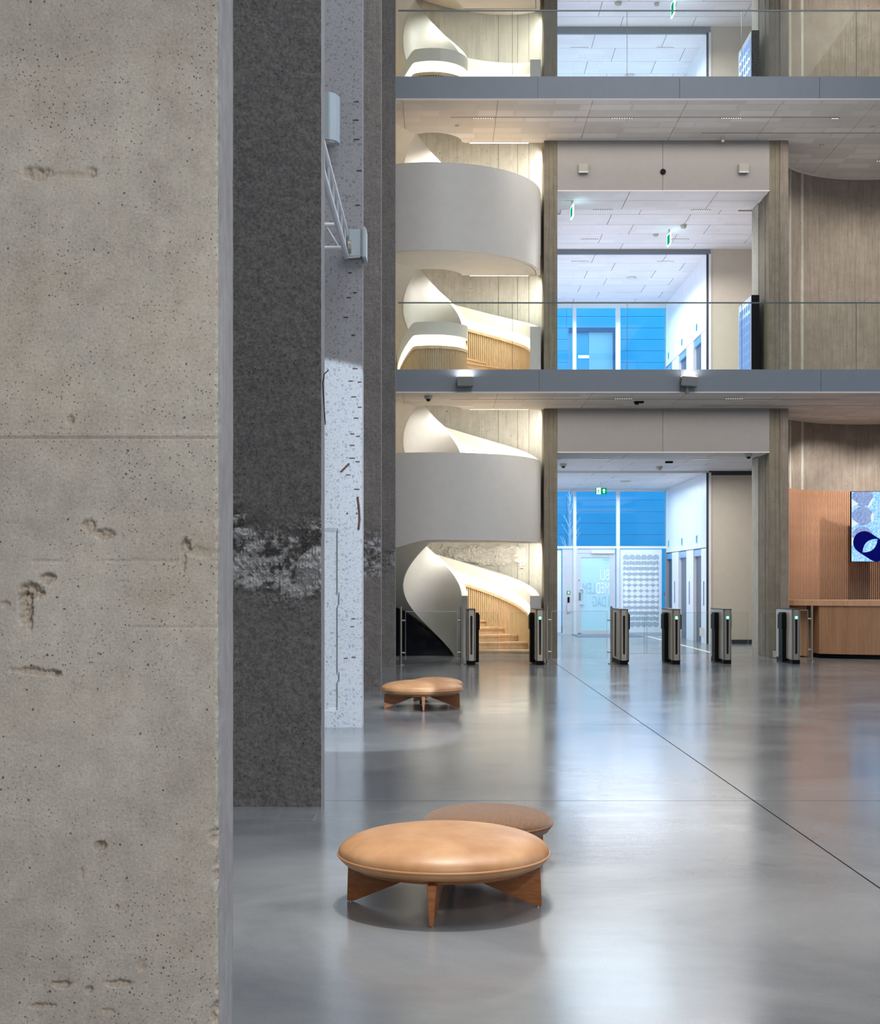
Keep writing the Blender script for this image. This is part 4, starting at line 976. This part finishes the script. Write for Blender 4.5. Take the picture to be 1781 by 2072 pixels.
for px_, py_, z, w, lb in ((1220, 424.5, 9.20, 0.40, 'upper left in the first gallery lobby ceiling'), (1418, 424.5, 9.20, 0.40, 'upper right in the first gallery lobby ceiling'),
                         (1193, 484, 9.57, 0.40, 'second row left in the first gallery lobby ceiling'), (1377, 484, 9.57, 0.40, 'second row right, over the glowing sign'),
                         (1174, 529, 9.45, 0.42, 'third row left in the first gallery lobby ceiling'), (1347, 529, 9.45, 0.42, 'third row right in the first gallery lobby ceiling'),
                         (1192, 22, 14.97, 0.42, 'left in the second gallery lobby ceiling'), (1377, 22, 14.97, 0.42, 'right in the second gallery lobby ceiling'),
                         (1173, 96, 14.80, 0.42, 'lower left in the second gallery lobby ceiling'), (1346, 96, 14.80, 0.42, 'lower right in the second gallery lobby ceiling'),
                         (1218, 928.5, 4.05, 0.40, 'upper left in the ground floor lobby ceiling'), (1418, 928.5, 4.05, 0.40, 'upper right in the ground floor lobby ceiling')):
    lin_light(px_, py_, z-0.002, w, 'slot light %s' % lb)
def disc(px_, py_, z, r, h, label, name='smoke_detector', mat=None, cat='detector', group='ceiling detectors'):
    D_ = (z-HC)*F/(HY-py_); t = thing(name, label, cat, (wx(px_, D_), D_, z), group)
    MB().lathe([(r, 0), (r, -h*0.55), (r*0.9, -h*0.6), (0.001, -h*0.6)], 24).build('base', M['lampgrey'], t, smooth=True)
    MB().lathe([(r*0.72, -h*0.55), (r*0.6, -h), (0.001, -h)], 20).build('sensor', mat or M['white'], t, smooth=True)
for px_, py_, z, r, h, lb in ((1383, 455, 9.57, 0.075, 0.09, 'white smoke detector in the first gallery lobby, right one'), (1327, 474, 9.57, 0.06, 0.07, 'white smoke detector in the first gallery lobby, lower one'),
                              (1279, 561, 9.45, 0.12, 0.05, 'wide flat white ceiling dome in the first gallery lobby'), (1274, 152, 14.80, 0.12, 0.06, 'flat white ceiling dome in the second gallery lobby'),
                              (1329, 6, 14.97, 0.06, 0.09, 'white smoke detector at the top edge, right one'), (1251, 5, 14.97, 0.085, 0.09, 'white square-looking detector at the top edge, left one'),
                              (1463, 278, Zs2, 0.045, 0.09, 'small sprinkler under the second gallery above the header'), (1663, 293, Zs2, 0.05, 0.03, 'flat white disc under the second gallery near the right column'),
                              (1765, 256, Zs2, 0.05, 0.03, 'flat white disc under the second gallery at the right frame edge'), (925, 254, Zs2, 0.04, 0.03, 'flat white disc under the second gallery left of the slot lights'),
                              (1334, 944, 4.19, 0.075, 0.09, 'white smoke detector in the ground floor lobby'), (1266, 973, 4.14, 0.14, 0.05, 'wide flat white dome in the ground floor lobby ceiling')):
    disc(px_, py_, z, r, h, lb)
def dome_cam(px_, py_, z, label):
    D_ = (z-HC)*F/(HY-py_); t = thing('security_camera', label, 'camera', (wx(px_, D_), D_, z), 'dome cameras')
    MB().lathe([(0.075, 0), (0.075, -0.045), (0.06, -0.06), (0.001, -0.06)], 24).build('housing', M['lampgrey'], t, smooth=True)
    MB().lathe([(0.046, -0.05), (0.043, -0.08), (0.028, -0.10), (0.001, -0.108)], 20).build('dome', M['slot'], t, smooth=True)
dome_cam(867, 801, Zs1, 'dome camera under the first gallery above the white stair band'); dome_cam(1515, 918, 4.05, 'dome camera under the right end of the ground floor header')
dome_cam(1140, 938, 4.19, 'dome camera beside the left column under the ground floor header')
t = thing('ceiling_sensor', 'black flat sensor under the first gallery edge above the opening', 'sensor', (wx(1293, 26.2), 26.2, Zs1-0.001), None)
MB().box(-0.09, 0.09, -0.06, 0.06, -0.03, 0).build('housing', M['black'], t, bevel=0.006); MB().tube((-0.04, 0, -0.03), (-0.04, 0, -0.06), 0.04, 14).build('eye', M['black'], t)
tag(MB().box(-0.08, 0.08, -0.05, 0.05, -0.04, 0).build('ceiling_sensor', M['black'], loc=(wx(1354, 30.9), 30.9, 4.19)), 'black flat sensor in the ground floor lobby ceiling', 'sensor')
# boxes on the fascia
for px_, lb, rot, stem in ((941, 'grey box lamp on the first gallery edge, left one over the stair', 0, False), (1391.5, 'tilted grey box lamp on the first gallery edge, right one with a bracket', 4, True)):
    t = thing('box_lamp', lb, 'lamp', (wx(px_, YB), YB-0.02, wz(775, YB)), 'box lamps on the gallery edge')
    b = MB().box(-0.145, 0.145, -0.20, -0.04, -0.085, 0.085).build('housing', M['boxgrey'], t, bevel=0.008); b.rotation_euler = (0, math.radians(rot), 0)
    b2 = MB().box(-0.14, 0.14, -0.19, -0.05, 0.086, 0.094).build('lamp_glass', M['ledwhite'], t); b2.rotation_euler = (0, math.radians(rot), 0)
    MB().box(-0.04, 0.04, -0.05, 0.0, -0.05, 0.05).build('bracket', M['boxgrey'], t)
    if stem: MB().tube((-0.03, -0.09, -0.08), (-0.03, -0.09, -0.21), 0.035, 12).build('stem', M['boxgrey'], t)
    area('box_lamp_light', (wx(px_, YB), YB-0.12, wz(764, YB)), (PI, 0, 0), 0.24, 0.1, 4, (1, 1, 1))
for px_, lb in ((1180, 'left'), (1504, 'right')):
    t = thing('wall_speaker', 'small beige square speaker on the upper grey header, %s one' % lb, 'speaker', (wx(px_, DC), DC-0.012, wz(342, DC)), 'header speakers')
    MB().box(-0.10, 0.10, -0.07, 0.0, -0.09, 0.09).build('cabinet', M['speaker'], t, bevel=0.012); MB().box(-0.095, 0.095, -0.073, -0.065, -0.095, -0.065).build('lower_lip', M['lampgrey'], t)
tag(MB().tube((0, -0.02, 0), (0, 0.0, 0), 0.055, 28).build('header_disc', M['black'], loc=(wx(1341.5, DC), DC-0.012, wz(348, DC))), 'round black disc in the middle of the upper grey header', 'speaker')
# exit signs
t = thing('exit_sign', 'green exit sign with running figure and up arrow, before the ground floor window', 'exit sign', (wx(1216.5, 36.5), 36.5, wz(993.5, 36.5)), 'exit signs')
hwx = 0.150; hz2 = 0.085
MB().box(-hwx, hwx, 0, 0.02, -hz2, hz2).build('body', M['exitgreen'], t); MB().box(-hwx+0.03, -0.01, -0.003, 0.0, -hz2+0.0, hz2-0.0).build('figure_field', M['exitwhite'], t)
MB().xz([(0.075, 0.06), (0.03, 0.01), (0.058, 0.01), (0.058, -0.055), (0.092, -0.055), (0.092, 0.01), (0.12, 0.01)], -0.003, 0).build('arrow', M['exitwhite'], t)
fg = MB(); fg.xz(circ(-0.062, 0.055, 0.012, 0.012, 12), -0.006, -0.003); fg.xz([(-0.075, 0.035), (-0.09, -0.005), (-0.055, -0.005), (-0.048, 0.035)], -0.006, -0.003)
fg.xz([(-0.09, -0.005), (-0.115, -0.06), (-0.10, -0.06), (-0.072, -0.005)], -0.006, -0.003); fg.xz([(-0.07, -0.005), (-0.05, -0.06), (-0.035, -0.06), (-0.055, -0.005)], -0.006, -0.003); fg.build('running_figure', M['exitgreen'], t)
MB().tube((0, 0.01, hz2), (0, 0.01, 4.14-wz(993.5, 36.5)), 0.006, 8).build('hanger', M['steel'], t)
def edge_sign(px_, py0, py1, D_, zc, label):
    t = thing('hanging_sign', label, 'exit sign', (wx(px_, D_), D_, zc), 'exit signs')
    h = (py1-py0)*D_/F; m = MB().box(-0.012, 0.012, -0.18, 0.18, -h-0.10, -0.10).build('plate', M['exitedge'], t, bevel=0.004)
    MB().box(-0.02, 0.02, -0.03, 0.03, -0.10, 0.0).build('bracket', M['lampgrey'], t)
    MB().box(-0.014, -0.0125, -0.15, 0.15, -h-0.08, -0.12).build('green_face', M['exitgreen'], t)
    t.rotation_euler = (0, 0, math.radians(2))
edge_sign(1158, 388, 412, 28.0, 9.20, 'glowing edge-on hanging sign at the top left of the first gallery opening')
edge_sign(1354, 488, 511, 31.7, 9.57, 'glowing edge-on hanging sign in the middle of the first gallery lobby')
edge_sign(1362, 30, 58, 31.9, 14.97, 'glowing edge-on hanging sign in the second gallery lobby')
# floor hatch
t = thing('floor_hatch', 'flush square steel-framed hatch in the floor before the second pier', 'hatch', (wx(600, 8.67), 8.67, 0))
MB().box(-0.12, 0.12, -0.13, 0.13, -0.005, 0.0025).build('frame', M['boxgrey'], t); MB().box(-0.112, 0.112, -0.122, 0.122, 0.0, 0.004).build('cover', M['floor'], t)

# truss and fittings on the third pier
t = thing('lattice_truss', 'white lattice truss running from the second pier to the third pier', 'truss', (wx(703, 14.0), 14.0, 0))
zu, zl_ = wz(478, 14.0), wz(524, 14.0)
MB().tube((0, -0.10, zu), (0, -4.55, zu), 0.024, 12).build('chord', M['white_metal'], t, smooth=True); MB().tube((0, -0.10, zl_), (0, -4.55, zl_), 0.026, 12).build('chord', M['white_metal'], t, smooth=True)
for i in range(9):
    y = -0.3-i*0.5; MB().tube((0, y, zl_), (0, y-0.12, zu), 0.011, 8).build('rung', M['white_metal'], t)
for z in (zu+0.05, zl_+0.05): MB().tube((-0.02, -0.25, z), (-0.75, -0.25, z), 0.022, 12).build('cross_chord', M['white_metal'], t, smooth=True)
for i in range(4): MB().tube((-0.06-i*0.18, -0.25, zl_+0.05), (-0.20-i*0.16, -0.25, zu+0.05), 0.009, 8).build('cross_brace', M['white_metal'], t)
MB().box(-0.03, 0.03, -4.63, -4.5, zl_-0.05, zu+0.05).build('end_plate', M['white_metal'], t)
t = thing('truss_bracket', 'pale grey curved bracket housing at the end of the truss on the third pier', 'bracket', (wx(722, D3), D3-0.02, wz(497, D3)))
MB().box(-0.085, 0.055, -0.07, -0.0, -0.14, 0.15).build('housing', M['paleblue'], t, bevel=0.015); MB().box(0.057, 0.10, -0.09, 0.20, -0.15, 0.17).build('side_plate', M['paleblue'], t, bevel=0.012)
MB().tube((-0.085, -0.05, -0.03), (-0.05, -0.05, -0.03), 0.07, 18).build('coupler', M['steel'], t, smooth=True); MB().tube((-0.12, -0.06, -0.145), (0.04, -0.06, -0.13), 0.008, 8).build('pin', M['white_metal'], t)
t = thing('antenna_panel', 'pale blue-grey curved box high on the third pier above the truss', 'wall box', (wx(671, 13.9), 13.9, wz(244, 13.9)))
hq = 48*13.9/F
pts = [(-0.09, 0.0), (-0.085, -0.13), (-0.01, -0.15), (0.05, -0.10), (0.08, -0.03), (0.082, 0.04), (0.06, 0.04), (0.0, 0.0)]
MB().prism(pts, -hq, hq).build('cover', M['paleblue'], t, bevel=0.006); MB().box(-0.09, 0.0, 0.0, 0.19, -hq*0.5, hq*0.5).build('mount', M['boxgrey'], t)
MB().prism([(-0.08, -0.01), (-0.078, -0.12), (-0.012, -0.135), (0.04, -0.09)], -hq-0.012, -hq-0.001).build('end_cap', M['white'], t)
# thin cable on the second pier edge
t = MB(); pts = [(655, 860), (651, 800), (650, 775), (653, 757), (662, 749)]
for q in range(4): t.tube((wx(pts[q][0], D2)+0.012, D2-0.01, wz(pts[q][1], D2)), (wx(pts[q+1][0], D2)+0.012, D2-0.01, wz(pts[q+1][1], D2)), 0.0035, 6)
tag(t.build('cable', M['black']), 'thin black cable hooked over the edge of the second pier', 'cable')
